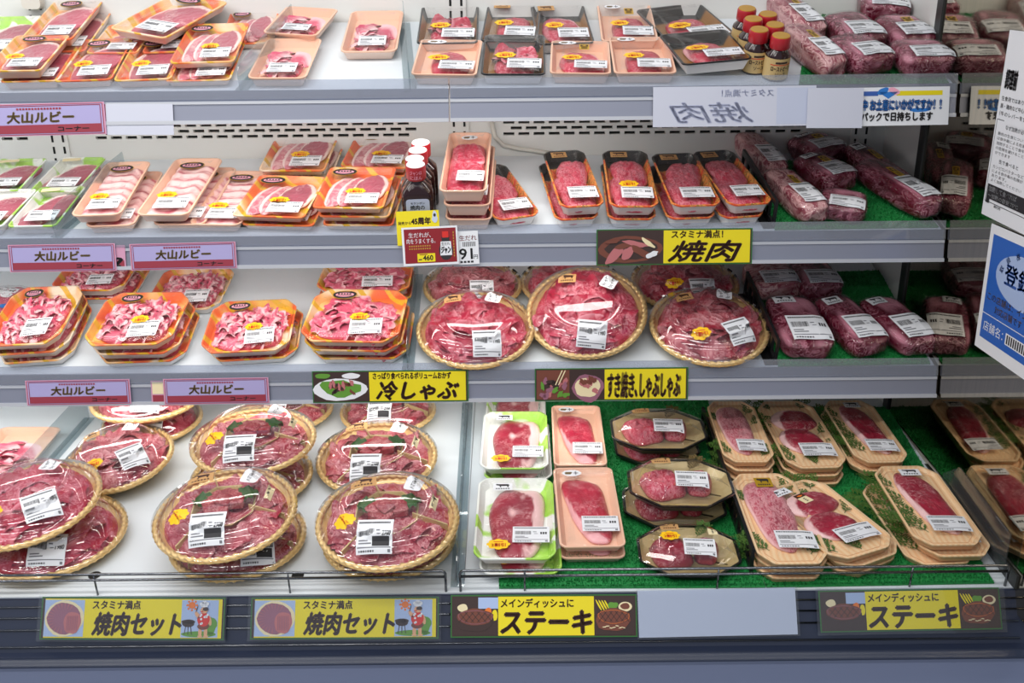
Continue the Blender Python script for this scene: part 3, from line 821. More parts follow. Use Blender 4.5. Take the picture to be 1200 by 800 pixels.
# squarer orange foil tray with ham-like slices, 14 x 19
o = rrect(.14, .19, .012)
m = [('pork_slice', place(slab(.05, .135, .004, 3+k, 2.2, fatside=3.0, fatw=.25), -.030+.024*k, -.006, .006+.001*k, -.12, 0, .06), 'pork_pale', None) for k in range(3)]
m.append(('pork_slice', place(slab(.062, .12, .004, 8, 2.2, fatside=.4, fatw=.2), .032, .004, .0095, -.1, 0, .06), 'pork_ham', None))
film_pack('ham', 'sliced_pork_tray', 'meat tray', o, .14, .19, .0155, .017, ('foam_pale', 'foil_orange', 'foil_orange'), m,
          [('price_label', LAB[2], .022, -.054, .02, 'L'), ('discount_sticker', BURST, .004, -.024, .05, 'B'), ('brand_sticker', OVAL, -.034, .066, .05, 'O')])
# plain peach tray of pork pieces
o = rrect(.115, .20, .016)
film_pack('peach', 'pork_pieces_tray', 'meat tray', o, .115, .20, .021, .0235, ('foam_pale', 'foam_peach', 'foam_peach'),
          [('pork_pieces', place(heap(.076, .12, .017, 16, .045, .03, 4, fatw=.4), 0, -.01, .004), 'pork_chop_pieces', None)],
          [('price_label', LABS, .004, -.055, .02, 'L')])
# beef steak block in a peach or black tray, 11.6 x 20
def beef_meats(v):
    a = [slab(.072, .13, .015, 11, 3, fatside=2.2, fatw=.1), slab(.07, .12, .015, 12, 3.4, wob=.06), slab(.085, .14, .014, 13, 2.4, fatside=.6, fatw=.2, spots=1.5), heap(.08, .12, .018, 14, .05, .035, 6, fatw=.15)][v]
    return [('beef_cut', place(a, .004, -.010, .005, (.1, -.05, .15, 0)[v]), ('beef_red', 'beef_red', 'beef_shabu', 'beef_shabu')[v], None)]
for v in range(4):
    for c, mats in (('p', ('foam_pale', 'foam_peach', 'foam_peach')), ('b', ('foam_white', 'black_plastic', 'foil_black_gold'))):
        film_pack(f'beef{c}{v}', 'beef_tray', 'meat tray', rrect(.118, .20, .012), .118, .20, .024, .0265, mats, beef_meats(v),
                  [('price_label', LAB[v % 3], .020, -.052, -.03, 'L'), ('discount_sticker', BURST, -.016, -.012, .08, 'B'), ('origin_sticker', RCOW if c == 'p' else COWK, -.026, .078, .02, 'O'), ('gold_sticker', GOLD, .008, .052, 0, 'G')])
# white tray with printed leaves, 10.5 x 18
o = rrect(.105, .185, .012)
film_pack('leafpork', 'pork_chop_tray', 'meat tray', o, .105, .185, .022, .0245, ('foam_white', 'foil_leaf', 'foil_leaf'),
          [('pork_chop', place(slab(.066, .12, .010, 21, 2.2, fatside=2.6, fatw=.3), -.016, -.02, .005, -.25), 'pork_ham', None), ('pork_chop', place(slab(.066, .12, .010, 22, 2.2, fatside=2.5, fatw=.28), .014, .012, .011, -.3, 0, .1), 'pork_ham', None)],
          [('price_label', LAB[1], .008, -.050, .05, 'L'), ('brand_sticker', st_strip('', .04, .016), -.02, .070, .15, 'O')])
# long tray of belly slices, 10 x 26
o = rrect(.102, .26, .018)
for v in (0, 1):
    film_pack(f'belly{v}', 'pork_belly_tray', 'meat tray', o, .102, .26, .020, .022, ('foam_pale', 'foam_peach', 'foam_peach'),
              [('belly_slices', place(shingle(.084, .225, .0165, 7, 3+v*5), 0, 0, .004), 'pork_belly', None)],
              [('price_label', LAB[v], .006, -.082, .02, 'L'), ('discount_sticker', BURST, -.014, -.048, .05, 'B'), ('brand_sticker', OVAL, -.004, .088, .05, 'O')])
# tall peach tray of red slices (stack beside the bottles)
o = rrect(.096, .27, .016)
film_pack('redslice', 'beef_slice_tray', 'meat tray', o, .096, .27, .027, .030, ('foam_pale', 'foam_peach', 'foam_peach'),
          [('beef_slices', place(slab(.078, .23, .020, 31, 5, wob=.04, bump=.004, spots=.8), 0, -.004, .004), 'beef_shabu', None), ('beef_slices', place(slab(.07, .10, .012, 32, 3, bump=.003, fatside=4.5, fatw=.1), .0, .04, .016, .2), 'beef_shabu', None)],
          [('price_label', LABS, .012, -.075, -.03, 'L'), ('origin_sticker', RCOW, 0, .100, .1, 'O')])
# flame printed tray of marbled slices, 9.8 x 25
o = octo(.098, .25, .014, .016)
for v in (0, 1):
    film_pack(f'grill{v}', 'marbled_beef_tray', 'meat tray', o, .098, .25, .024, .027, ('foam_white', 'foil_flame', 'foil_flame'),
              [('beef_slice', place(slab(.076, .15, .012, 41+v, 3.6, wob=.12, bump=.0025), -.004, -.04, .006, .05+.1*v), 'beef_marbled', None), ('beef_slice', place(slab(.072, .12, .010, 44+v, 3, wob=.14, bump=.0025), .004, .028, .013, -.25*v+.1, .03), 'beef_marbled', None)],
              [('price_label', LAB[v], .010, -.072, -.02, 'L'), ('discount_sticker', BURST, -.004, -.036, .02, 'B'), ('origin_sticker', COWK, -.014, .098, 0, 'O')])
# octagonal orange tray of chopped pork, 20 x 19
o = octo(.20, .19, .028, .032)
for v in (0, 1, 2):
    pm = heap(.162, .150, .019, (74, 80, 52)[v], (.034, .030, .042)[v], (.017, .018, .024)[v], 7+v, fatw=(.34, .40, .25)[v])
    film_pack(f'chop{v}', 'chopped_pork_tray', 'meat tray', o, .20, .19, .0185, .0245, ('foam_white', 'foil_orange', 'foil_orange'), [('pork_pieces', place(pm, 0, -.002, .004), 'pork_chop_pieces', None)],
              [('price_label', st_label(.066, .052, seed=v), .030, -.048, .08, 'L'), ('discount_sticker', BURST, .012, -.016, .08, 'B'), ('brand_sticker', OVAL, -.034, .064, .06, 'O')])
    for q in T[f'chop{v}']['parts']:
        if q['n'] == 'pork_pieces': q['stuff'] = 1
# steak on a leaf printed tray, 14 x 25
o = octo(.14, .25, .014, .018)
film_pack('leafsteak', 'steak_tray', 'steak tray', o, .14, .25, .019, .0205, ('foam_white', 'foil_leaf', 'foil_leaf'),
          [('steak', place(slab(.094, .21, .0135, 52, 3.2, taper=.08, fatside=.2, fatw=.30, spots=2.2, wob=.16, bend=.004), .004, -.006, .005, .06), 'beef_deep', None)],
          [('price_label', LAB[0], .028, -.058, -.01, 'L'), ('discount_sticker', BURST, -.028, -.086, .02, 'B'), ('origin_sticker', COWW, -.024, .092, .02, 'O')], slope=.010)
# steak on a plain peach tray, 11 x 25.5
o = rrect(.112, .255, .014)
film_pack('peachsteak', 'sirloin_tray', 'steak tray', o, .112, .255, .018, .0195, ('foam_pale', 'foam_peach', 'foam_peach'),
          [('steak', place(slab(.070, .215, .0125, 62, 2.8, taper=.28, fatside=4.0, fatw=.22, wob=.16, bend=-.006), .004, -.008, .005, .04), 'beef_red', None)],
          [('price_label', LAB[1], .018, -.062, -.02, 'L'), ('origin_sticker', RCOW, -.022, .104, .02, 'O')], slope=.009)
# steak on a wood printed tray with fern, 11 x 26
o = octo(.115, .26, .022, .030)
def wood(key, meats, ferns, stk):
    tr = tray_mesh(o, .013, .004, .004, .001, ('foam_edge_wood', 'foil_wood', 'foil_wood'), .0075)
    gm = MB(); gm.loft([at_z(inset(o, .013), .0076), at_z(inset(o, .013), .0082), at_z(inset(o, .0142), .0082), at_z(inset(o, .0142), .0076)], cap0=False, cap1=False)
    fm = film_mesh(o, .013, .0195, .012, .03); bv = bvh_of(fm)
    kind(key, 'wood_print_steak_tray', 'steak tray', .115, .26, .013, [P('foam_tray', tr, ch=[P('groove', gm.mesh('groove', ['foam_edge_wood']))])]
         + [P('steak', mb.mesh('steak', [m], True)) for mb, m in meats]
         + [P('fern_sprig', place(fern(L*1.35, i), x, y, .0086, r).mesh('fern_sprig', ['fern_green'])) for i, (x, y, r, L) in enumerate(ferns)]
         + [P('wrap_film', fm)]+[P(nm, stick(bv, s, x, y, r, nm), fl) for nm, s, x, y, r, fl in stk])
lb = [('price_label', LAB[2], .012, -.074, -.03, 'L')]
wood('woodpale', [(place(slab(.072, .20, .0112, 71, 2.8, taper=.20, fatside=3.3, fatw=.08, wob=.08), -.006, .006, .0078, .03), 'beef_wagyu')],
     [(.030, .075, -.5, .05), (.034, .03, -.8, .045), (-.034, -.09, .7, .045), (.03, -.10, -.6, .04), (-.04, .05, .6, .03)], lb+[('origin_sticker', st_cow(.03, .03, 'gold_label'), -.002, .092, 0, 'O')])
wood('woodpair', [(place(slab(.076, .095, .0108, 72, 2.2, fatside=2.6, fatw=.16), -.004, -.028, .0078, .3), 'beef_deep'), (place(slab(.084, .085, .0108, 73, 2.2, fatside=2.4, fatw=.3), .002, .050, .0078, .2, .01), 'beef_deep')],
     [(-.036, -.10, .5, .05), (.036, .0, -.8, .045), (.03, .10, -.4, .04), (-.03, .10, .5, .03), (.0, -.11, .1, .03)], lb+[('origin_sticker', COWW, -.030, .100, .1, 'O'), ('yellow_tag', YTAG, -.006, .062, .2, 'Y')])
wood('woodlong', [(place(slab(.064, .20, .0112, 74, 2.6, taper=.10, fatside=3.6, fatw=.16, wob=.14, bend=-.003), .006, .006, .0078, .08), 'beef_deep')],
     [(-.034, .06, .7, .05), (-.030, .02, .9, .045), (-.026, -.03, .7, .05), (-.024, -.085, .5, .06), (-.03, -.06, 1.0, .05)], lb+[('origin_sticker', COWW, .004, .096, 0, 'O')])
# octagonal black box with gold tray and clear lid, 20 x 16
def octbox():
    w, d = .20, .165; o = octo(w, d, .055, .046); mb = MB()
    mb.loft([at_z(inset(o, .016), 0), at_z(inset(o, .004), .015), at_z(o, .017), at_z(o, .020), at_z(inset(o, .004), .020), at_z(inset(o, .006), .016)], [0]*5, cap1=False)
    base = mb.mesh('black_base', ['black_plastic'], 40)
    mb = MB(); mb.loft([at_z(inset(o, .0055), .0190), at_z(inset(o, .016), .010), at_z(inset(o, .024), .006)], None, False, True); gold = mb.mesh('gold_tray', ['gold_foil'], 40)
    mb = MB(); rr = [at_z(inset(o, -.001), .0205), at_z(inset(o, -.001), .0225), at_z(inset(o, .006), .0235), at_z(inset(o, .010), .030), at_z(inset(o, .030), .0405), at_z(inset(o, .034), .0415)]
    mb.loft(rr, None, False, True); lid = mb.mesh('clear_lid', ['dome_clear'], 20); bv = bvh_of(lid)
    for v, (mt, sd) in enumerate((('beef_marbled', 81), ('beef_deep', 85))):
        ms = [P('beef_cut', place(slab(.078, .085, .027, sd, 3.2, wob=.1, bump=.003, fatside=1, fatw=.1), -.034, -.004, .007, .3).mesh('beef_cut', [mt], True)),
              P('beef_cut', place(slab(.05, .07, .024, sd+1, 2.6, wob=.1, bump=.003), .036, .004, .007, -.2).mesh('beef_cut', [mt], True))]
        kind(f'oct{v}', 'octagonal_beef_box', 'meat box', w, d, .0235, [P('black_base', base), P('gold_tray', gold)]+ms+[P('fern_sprig', place(fern(.05, 3), .02, .030, .028, -.5, .1).mesh('fern_sprig', ['olive_ink' if v == 0 else 'fern_green']))]
             + [P('clear_lid', lid, ch=[P('price_label', stick(bv, LABO, .018, -.022, -.05, 'price_label'), 'L'), P('origin_sticker', stick(bv, COWK, -.034, .046, .05, 'origin_sticker'), 'O'), P('discount_sticker', stick(bv, BURST, -.036, .014, .05, 'discount_sticker'), 'B'), P('yellow_tag', stick(bv, YTAG, .050, .034, .05, 'yellow_tag'), 'Y')])])
octbox()
# round gold rimmed platter under a clear dome, 25 cm across
def platters():
    Rr = .124; mb = MB()
    prof = [(.085, 0), (.104, .004), (.1165, .015), (.1235, .0185), (.1235, .0205), (.1165, .0205), (.108, .012), (.09, .007)]
    n = 64; mb.loft([[(r*math.cos(2*math.pi*k/n), r*math.sin(2*math.pi*k/n), z) for k in range(n)] for r, z in prof], None, True, True)
    plate = mb.mesh('gold_platter', ['gold'], 60)
    mb = MB(); NA, NB = 416, 8; ids = []
    for i in range(NA):                               # twisted rope rim
        a = 2*math.pi*i/NA; row = []
        for j in range(NB):
            b = 2*math.pi*j/NB; rr = .0052*(1+.30*math.sin(2*b+a*52)); q = .1178+rr*math.cos(b)
            row.append(mb.vert((q*math.cos(a), q*math.sin(a), .0205+rr*math.sin(b))))
        ids.append(row)
    for i in range(NA):
        for j in range(NB): mb.face((ids[i][j], ids[(i+1) % NA][j], ids[(i+1) % NA][(j+1) % NB], ids[i][(j+1) % NB]))
    rope = mb.mesh('rope_rim', ['gold'], True)
    mb = MB(); prof = [(.1245, .024), (.1245, .0262), (.1115, .0270), (.107, .034), (.0985, .0455), (.087, .0525), (.0825, .0535), (.0822, .0590), (.0800, .0622), (.0770, .0622), (.0750, .0605), (.065, .0635), (.04, .066), (.0, .0665)]
    rings = [[(r*math.cos(2*math.pi*k/72), r*math.sin(2*math.pi*k/72), z) for k in range(72)] for r, z in prof[:-1]]
    mb.loft(rings, None, False, True); dome = mb.mesh('dome_lid', ['dome_clear'], True); bv = bvh_of(dome)
    base = lambda: [P('gold_platter', plate, ch=[P('rope_rim', rope)])]
    for v in range(3):
        me = place(ruffle(.106, .036, 3+v*4, 48, fold=.011, l=.055), 0, 0, .008).mesh('sliced_beef', ['beef_shabu' if v < 2 else 'beef_yaki'], True)
        lid = P('dome_lid', dome, ch=[P('price_label', stick(bv, LABP, .026, -.082, .05, 'price_label'), 'L'), P('price_label', stick(bv, LABP, .044, -.062, .35, 'price_label'), 'l'),
              P('name_sticker', stick(bv, st_name('しゃぶしゃぶ'), .038, .050, -.25, 'name_sticker'), 'N'), P('origin_sticker', stick(bv, COWK, -.048, .048, .12, 'origin_sticker'), 'O'),
              P('discount_sticker', stick(bv, BURST, -.036, -.066, .05, 'discount_sticker'), 'B')])
        kind(f'shabu{v}', 'shabu_platter', 'meat platter', .248, .248, .0225, base()+[P('sliced_beef', me), lid])
    for v in range(2):
        rnd = random.Random(31+v); parts = base()
        me = place(ruffle(.106, .025, 21+v*3, 30, hole=.30, fold=.008, l=.05), 0, 0, .008).mesh('sliced_beef', ['beef_yaki'], True); parts.append(P('sliced_beef', me))
        for k in range(3):
            a = 1.57+.35+k*2.094; q = MB(); pts = [(.045, .014), (.106, .010), (.106, .026), (.045, .044)]
            q.loft([[(math.cos(a)*r-math.sin(a)*t, math.sin(a)*r+math.cos(a)*t, z) for r, z in pts] for t in (-.0012, .0012)]); parts.append(P('gold_partition', q.mesh('gold_partition', ['gold_foil'])))
        q = MB(); q.loft([[(r*math.cos(2*math.pi*k/8+.39), r*math.sin(2*math.pi*k/8+.39), z) for k in range(8)] for r, z in ((.045, .024), (.056, .039), (.058, .039), (.047, .023))], None, False, False)
        q.face([q.vert((.046*math.cos(2*math.pi*k/8+.39), .046*math.sin(2*math.pi*k/8+.39), .027)) for k in range(8)]); parts.append(P('gold_cup', q.mesh('gold_cup', ['gold_foil'])))
        for k in range(2): parts.append(P('shiso_leaf', place(leaf(.032, .040, k), (-.020, .024)[k], (-.004, .004)[k], .031, (1.0, -1.0)[k], .1).mesh('shiso_leaf', ['leaf_dark'], True)))
        for k in range(8):
            a = k*.785; rr = .022 if k < 7 else 0; parts.append(P('beef_cube', place(mcube(.028, .025, .016, k+v*9), rr*math.cos(a), rr*math.sin(a), .034 if k < 7 else .042, rnd.uniform(0, 3), rnd.uniform(-.25, .25)).mesh('beef_cube', ['meat_cubes'], 40)))
        lid = P('dome_lid', dome, ch=[P('price_label', stick(bv, LABB, -.012, -.080, .0, 'price_label'), 'L'), P('price_label', stick(bv, LABB, .055, -.07, .25, 'price_label'), 'l'),
              P('name_sticker', stick(bv, st_name('やきにく', .030, .042), .044, .046, -.15, 'name_sticker'), 'N'), P('origin_sticker', stick(bv, st_cow(.044, .028), -.044, .050, .1, 'origin_sticker'), 'O'),
              P('discount_sticker', stick(bv, BURST, -.066, -.044, .0, 'discount_sticker'), 'B'), P('cut_sticker', stick(bv, st_strip('バラ' if v == 0 else 'カルビ'), .082, .002, -.1, 'cut_sticker'), 'C')])
        kind(f'yaki{v}', 'grill_platter', 'meat platter', .248, .248, .0225, parts+[lid])
platters()
# vacuum packed block: 10 x 16 x 5
def vac(key, seed, mat, e=.42):
    w, d, H = .10, .16, .05; mb = MB(); bg = MB(); NU, NV = 64, 26
    def sg(x, p): return math.copysign(abs(x)**p, x)
    for q, off, wr in ((mb, 0, 0), (bg, .0016, 1)):
        ids = []
        for j in range(1, NV):
            ph = -math.pi/2+math.pi*j/NV; row = []
            for i in range(NU):
                a = 2*math.pi*i/NU; x, y, z = sg(math.cos(ph), e)*sg(math.cos(a), e), sg(math.cos(ph), e)*sg(math.sin(a), e), sg(math.sin(ph), .55)
                f = 1+.07*noise.noise((x*1.6+seed, y*1.6, z*1.6))+.025*noise.noise((x*5, y*5+seed, z*5))
                if wr: f += .016*(1-2*abs(noise.noise((x*7+seed, y*5, z*7))))+.007*(1-2*abs(noise.noise((x*19+seed, y*13, z*19))))
                fat = min(1, max(0, (noise.noise((x*1.3+seed*2, y*.9, z*1.3+3))-.20)*3))
                row.append(q.vert((x*f*(w/2+off), y*f*(d/2+off), max(0 if not wr else -.0005, (z*f*.5+.5)*(H+off))), fat))
            ids.append(row)
        b, t = q.vert((0, 0, 0)), q.vert((0, 0, H+off))
        for j in range(NV-2):
            for i in range(NU): q.face((ids[j][i], ids[j][(i+1) % NU], ids[j+1][(i+1) % NU], ids[j+1][i]))
        for i in range(NU): q.face((b, ids[0][(i+1) % NU], ids[0][i])); q.face((t, ids[-1][i], ids[-1][(i+1) % NU]))
    fl = MB(); rows = []
    for k in range(15):                               # crimped tail of the bag, folded against the back end
        x = (k/14-.5)*w*1.02; rows.append([fl.vert((x, d/2*.95+t*.016, H*.35+t*.012+.004*math.sin(k*2.1+seed+t*2))) for t in (0, .5, 1)])
    for k in range(14):
        for j in range(2): fl.face((rows[k][j], rows[k+1][j], rows[k+1][j+1], rows[k][j+1]))
    bag = bg.mesh('vacuum_bag', ['bag_clear'], True); bv = bvh_of(bag)
    kind(key, 'vacuum_packed_beef', 'packed meat', w, d, H, [P('meat_block', mb.mesh('meat_block', [mat], True)), P('vacuum_bag', bag, ch=[P('bag_tail', fl.mesh('bag_tail', ['bag_clear'], True))]),
         P('price_label', stick(bv, st_label(.076, .066, seed=seed), .008, -.034, -.02, 'price_label', off=.0012), 'L'), P('origin_sticker', stick(bv, st_cow(.042, .024, 'paper'), -.014, .052, .03, 'origin_sticker', off=.0012), 'O'),
         P('gold_sticker', stick(bv, st_gold(.022, .034), .006, .014, -.05, 'gold_sticker', off=.0012), 'G')])
vac('vacd', 1, 'vac_red'); vac('vace', 5, 'vac_red', .5); vac('vacp', 9, 'vac_pink')

# ------------------------------------------------------------------ copying a pack
def put_parts(parts, root, flags):
    for p in parts:
        if p['f'] and p['f'] not in flags: continue
        ob = link(p['n'], p['me'], root)
        if p.get('stuff'): ob['kind'] = 'stuff'
        put_parts(p['ch'], ob, flags)
LAST = {}
def pack(key, s, x, y, h, rot, sx, sy, flags, label, group, pitch=0, sz=1, roll=0):
    t = T[key]
    M = shelf_matrix(s, x, y, h, rot)
    lim = .004 if s < 4 else -.044
    if not pitch: y = max(y, lim+t['d']/2*sy*abs(math.cos(rot))+t['w']/2*sx*abs(math.sin(rot))); M = shelf_matrix(s, x, y, h, rot)
    if pitch or roll:
        up_ = t['d']/2*sy*.8*abs(math.sin(pitch))+t['w']/2*sx*.8*abs(math.sin(roll)); M = shelf_matrix(s, x, y, h+up_, rot) @ Matrix.Rotation(pitch, 4, 'X') @ Matrix.Rotation(roll, 4, 'Y')
    root = empty(t['name'], M @ Matrix.Diagonal((sx, sy, sz, 1)), label, t['cat'], group)
    put_parts(t['parts'], root, flags)
    LAST.update(key=key, s=s, x=x, y=y, h=h, rot=rot, sx=sx, sy=sy, group=group, sz=sz)
    return root
def Q(key, s, lev, FL, FR, BL, flags, label, group, gap=.0035, **kw):
    """a tray from three corners of its rim: front left, front right, back left"""
    t = T[key]; st_ = t['h']+gap; h = .0012+lev*st_
    a, b, c = (at(*p, s, h+t['h']) for p in (FL, FR, BL))
    w = (b-a).length; rot = math.atan2((b-a).y, (b-a).x); nrm = Vector((-math.sin(rot), math.cos(rot)))
    d = (c-a).dot(nrm); sx = min(1.3, max(.75, w/t['w'])); sy = min(1.3, max(.75, d/t['d']))
    ctr = (a+b)/2+nrm*(t['d']*sy/2)
    return pack(key, s, ctr.x, ctr.y, h, rot, sx, sy, flags, label, group, **kw)
def U(dx, dy, drot, flags, label, key=None, gap=.0035):
    """the pack directly below the last one"""
    L = dict(LAST); key = key or L['key']; h = max(.0012, L['h']-T[key]['h']*L['sz']-gap)
    return pack(key, L['s'], L['x']+dx, L['y']+dy, h, L['rot']+R(drot), L['sx'], L['sy'], flags, label, L['group'])
def C(key, s, h, Lp, Rp, flags, label, group, rot=0, pitch=0, sc=None, roll=0):
    """a round pack from the two ends of its rim"""
    t = T[key]; a, b = at(*Lp, s, h+t['h']), at(*Rp, s, h+t['h']); c = (a+b)/2; k = sc or (b-a).length/t['w']; k = min(1.12, max(.85, k))
    return pack(key, s, c.x, c.y, h, R(rot), k, k, flags, label, group, R(pitch), roll=R(roll))
def V(key, s, x0, x1, y0, y1, rot, flags, label, group, H=1.0, h=0.001, wd=None):
    """a vacuum block from its extent in the photograph"""
    t = T[key]; z = t['h']*H; xc = (x0+x1)/2
    b = at(xc, y1, s, h+z*.25); tp = at(xc, y0, s, h+z*.8); l, r = at(x0, (y0+y1)/2, s, h+z*.5), at(x1, (y0+y1)/2, s, h+z*.5)
    W, D = r.x-l.x, tp.y-b.y; ca, sa = abs(math.cos(R(rot))), abs(math.sin(R(rot)))
    w = (W*ca-D*sa)/(ca*ca-sa*sa); d = (D*ca-W*sa)/(ca*ca-sa*sa)
    w = min(1.5, max(.6, w/t['w'])); d = min(1.7, max(.6, d/t['d']))
    return pack(key, s, (l.x+r.x)/2, (b.y+tp.y)/2, h, R(rot), w, d, flags, label, group, sz=H)

# ------------------------------------------------------------------ top shelf
g = 'foil trays of pork loin on the top shelf'
Q('leafpork', 1, 0, (-50, 66), (14, 64), (-14, 20), 'L', 'leaf-print tray with dark pork chop behind the foil trays, far left of top shelf', 'leaf-print trays of pork chops')
Q('pork0', 1, 1, (22, 47), (84, 46), (56, 0), 'LO', 'foil pork tray lying on top at the back left, below the beige clip', g)
U(.018, -.006, 2, 'LO', 'foil pork tray under the one below the beige clip, top shelf', 'pork1')
Q('pork1', 1, 1, (-36, 99), (34, 98), (6, 55), 'LBO', 'foil pork tray on top at the front left corner of top shelf', g)
U(.022, -.004, 2, 'L', 'foil pork tray under the front left corner tray of top shelf', 'pork0')
Q('pork0', 1, 0, (49, 112), (119, 109), (90, 60), 'LBO', 'single foil pork tray, second in the front row of top shelf', g)
Q('pork1', 1, 0, (121, 111), (191, 108), (152, 60), 'LBO', 'single foil pork tray, third in the front row, its meat uniformly dark red', g)
Q('pork0', 1, 0, (100, 62), (160, 62), (128, 30), 'L', 'foil pork tray in the back row, left one under the tilted tray', g)
Q('pork1', 1, 0, (166, 62), (224, 60), (194, 24), 'LO', 'foil pork tray in the back row, right one half under the tilted tray', g)
Q('pork0', 1, 1.3, (127, 33), (193, 45), (157, -16), 'LO', 'foil pork tray lying turned across two others at the back of top shelf', g)
Q('ham', 1, 0, (262, 52), (312, 50), (282, 12), 'O', 'foil pork tray at the back beside the clear divider of top shelf', g)
Q('ham', 1, 1, (198, 74), (274, 72), (233, 28), 'LBO', 'foil tray of pale streaky pork on top, left of the clear divider', g)
U(-.002, -.042, 0, 'L', 'foil tray half hidden under the pale streaky pork, left of the clear divider', 'ham')
g = 'plain peach trays of pork pieces on the top shelf'
Q('peach', 1, .4, (307, 38), (371, 42), (330, 17), 'L', 'plain pale tray with pork pieces at the back, right of the clear divider', g)
Q('peach', 1, 0, (282, 106), (353, 106), (305, 57), 'L', 'plain peach tray of pork pieces alone at the front of top shelf', g)
Q('peach', 1, 0, (398, 61), (465, 60), (406, 13), 'L', 'plain peach tray of pork pieces standing just left of the black trays', g)
g = 'beef trays on the top shelf'
Q('beefb3', 1, 0, (488, 51), (560, 50), (485, 8), 'LB', 'black tray of streaky beef, first in the back row of beef trays', g)
Q('beefb1', 1, 0, (563, 48), (630, 49), (547, 3), 'LBO', 'black tray with a lean beef cut, second in the back row of beef trays', g)
Q('beefb2', 1, 0, (630, 52), (697, 50), (624, 7), 'LBO', 'black tray with a two-lobed fat-edged beef cut, third in the back row', g)
Q('beefp1', 1, 0, (705, 48), (772, 48), (695, 5), 'LBOG', 'peach tray of beef with a gold sticker, last in the back row', g)
Q('beefp0', 1, 0, (480, 94), (558, 95), (482, 52), 'LBO', 'peach tray with a small dark beef cut, first in the front row', g)
Q('beefb3', 1, 0, (563, 98), (640, 98), (560, 50), 'LB', 'black tray of pale streaky beef slices, only black one in the front row', g)
Q('beefp2', 1, 0, (645, 94), (718, 95), (638, 55), 'LBOG', 'peach tray of beef with gold sticker, front row right of the black tray', g)
Q('beefp1', 1, 0, (722, 97), (797, 97), (710, 53), 'LBO', 'peach tray with a plump round-topped beef cut, last in the front row', g)
Q('beefb1', 1, 0, (788, 54), (868, 44), (775, 8), 'LB', 'turned black tray of beef behind the sauce bottles with gold caps', g)
Q('beefb0', 1, .6, (806, 92), (890, 84), (792, 60), 'LB', 'black rimmed tray of beef tipped up beside the gold-capped sauce bottles', g)

# ------------------------------------------------------------------ sauce bottles
def bottle_gold():
    mb = MB(); pr = [(.022, 0), (.024, .003), (.024, .044), (.023, .050), (.015, .058), (.014, .063)]
    mb.loft([[(r*math.cos(2*math.pi*k/32), r*math.sin(2*math.pi*k/32), z) for k in range(32)] for r, z in pr]); body = mb.mesh('bottle', ['bottle_brown'], 60)
    mb = MB(); rings = [[(.0243*math.cos(a), .0243*math.sin(a), z) for a in [R(-180+360*k/32) for k in range(33)]] for z in (.004, .0455)]
    mb.loft(rings, None, False, False, closed=False); n0 = len(mb.v)
    tx = MB(); put_text(tx, 'ローストビーフ', -.0195, .0195, .022, .031, 0, 1, .03); put_text(tx, 'ソース', -.010, .010, .011, .018, 0, 1, .02)
    grid_rect(tx, -.022, .022, .033, .0345, 0, 2); grid_rect(tx, -.012, .012, .036, .040, 0, 1)
    for v in tx.v: mb.vert((.0247*math.sin(v[0]/.0247), -.0247*math.cos(v[0]/.0247), v[1]))
    for f, m in zip(tx.f, tx.m): mb.face([i+n0 for i in f], m)
    lab = mb.mesh('bottle_label', ['bottle_label_cream', 'food_dark', 'red_ink'])
    mb = MB(); mb.loft([[(r*math.cos(2*math.pi*k/32), r*math.sin(2*math.pi*k/32), z) for k in range(32)] for r, z in ((.018, .060), (.019, .062), (.019, .080), (.0175, .083))]); cap = mb.mesh('cap', ['cap_red'], 50)
    mb = MB(); mb.loft([[(r*math.cos(2*math.pi*k/32), r*math.sin(2*math.pi*k/32), z) for k in range(32)] for r, z in ((.017, .083), (.0165, .0842))]); top = mb.mesh('cap_top', ['cap_gold'])
    return [P('bottle', body, ch=[P('bottle_label', lab)]), P('cap', cap, ch=[P('cap_top', top, label='gold cap top')])]
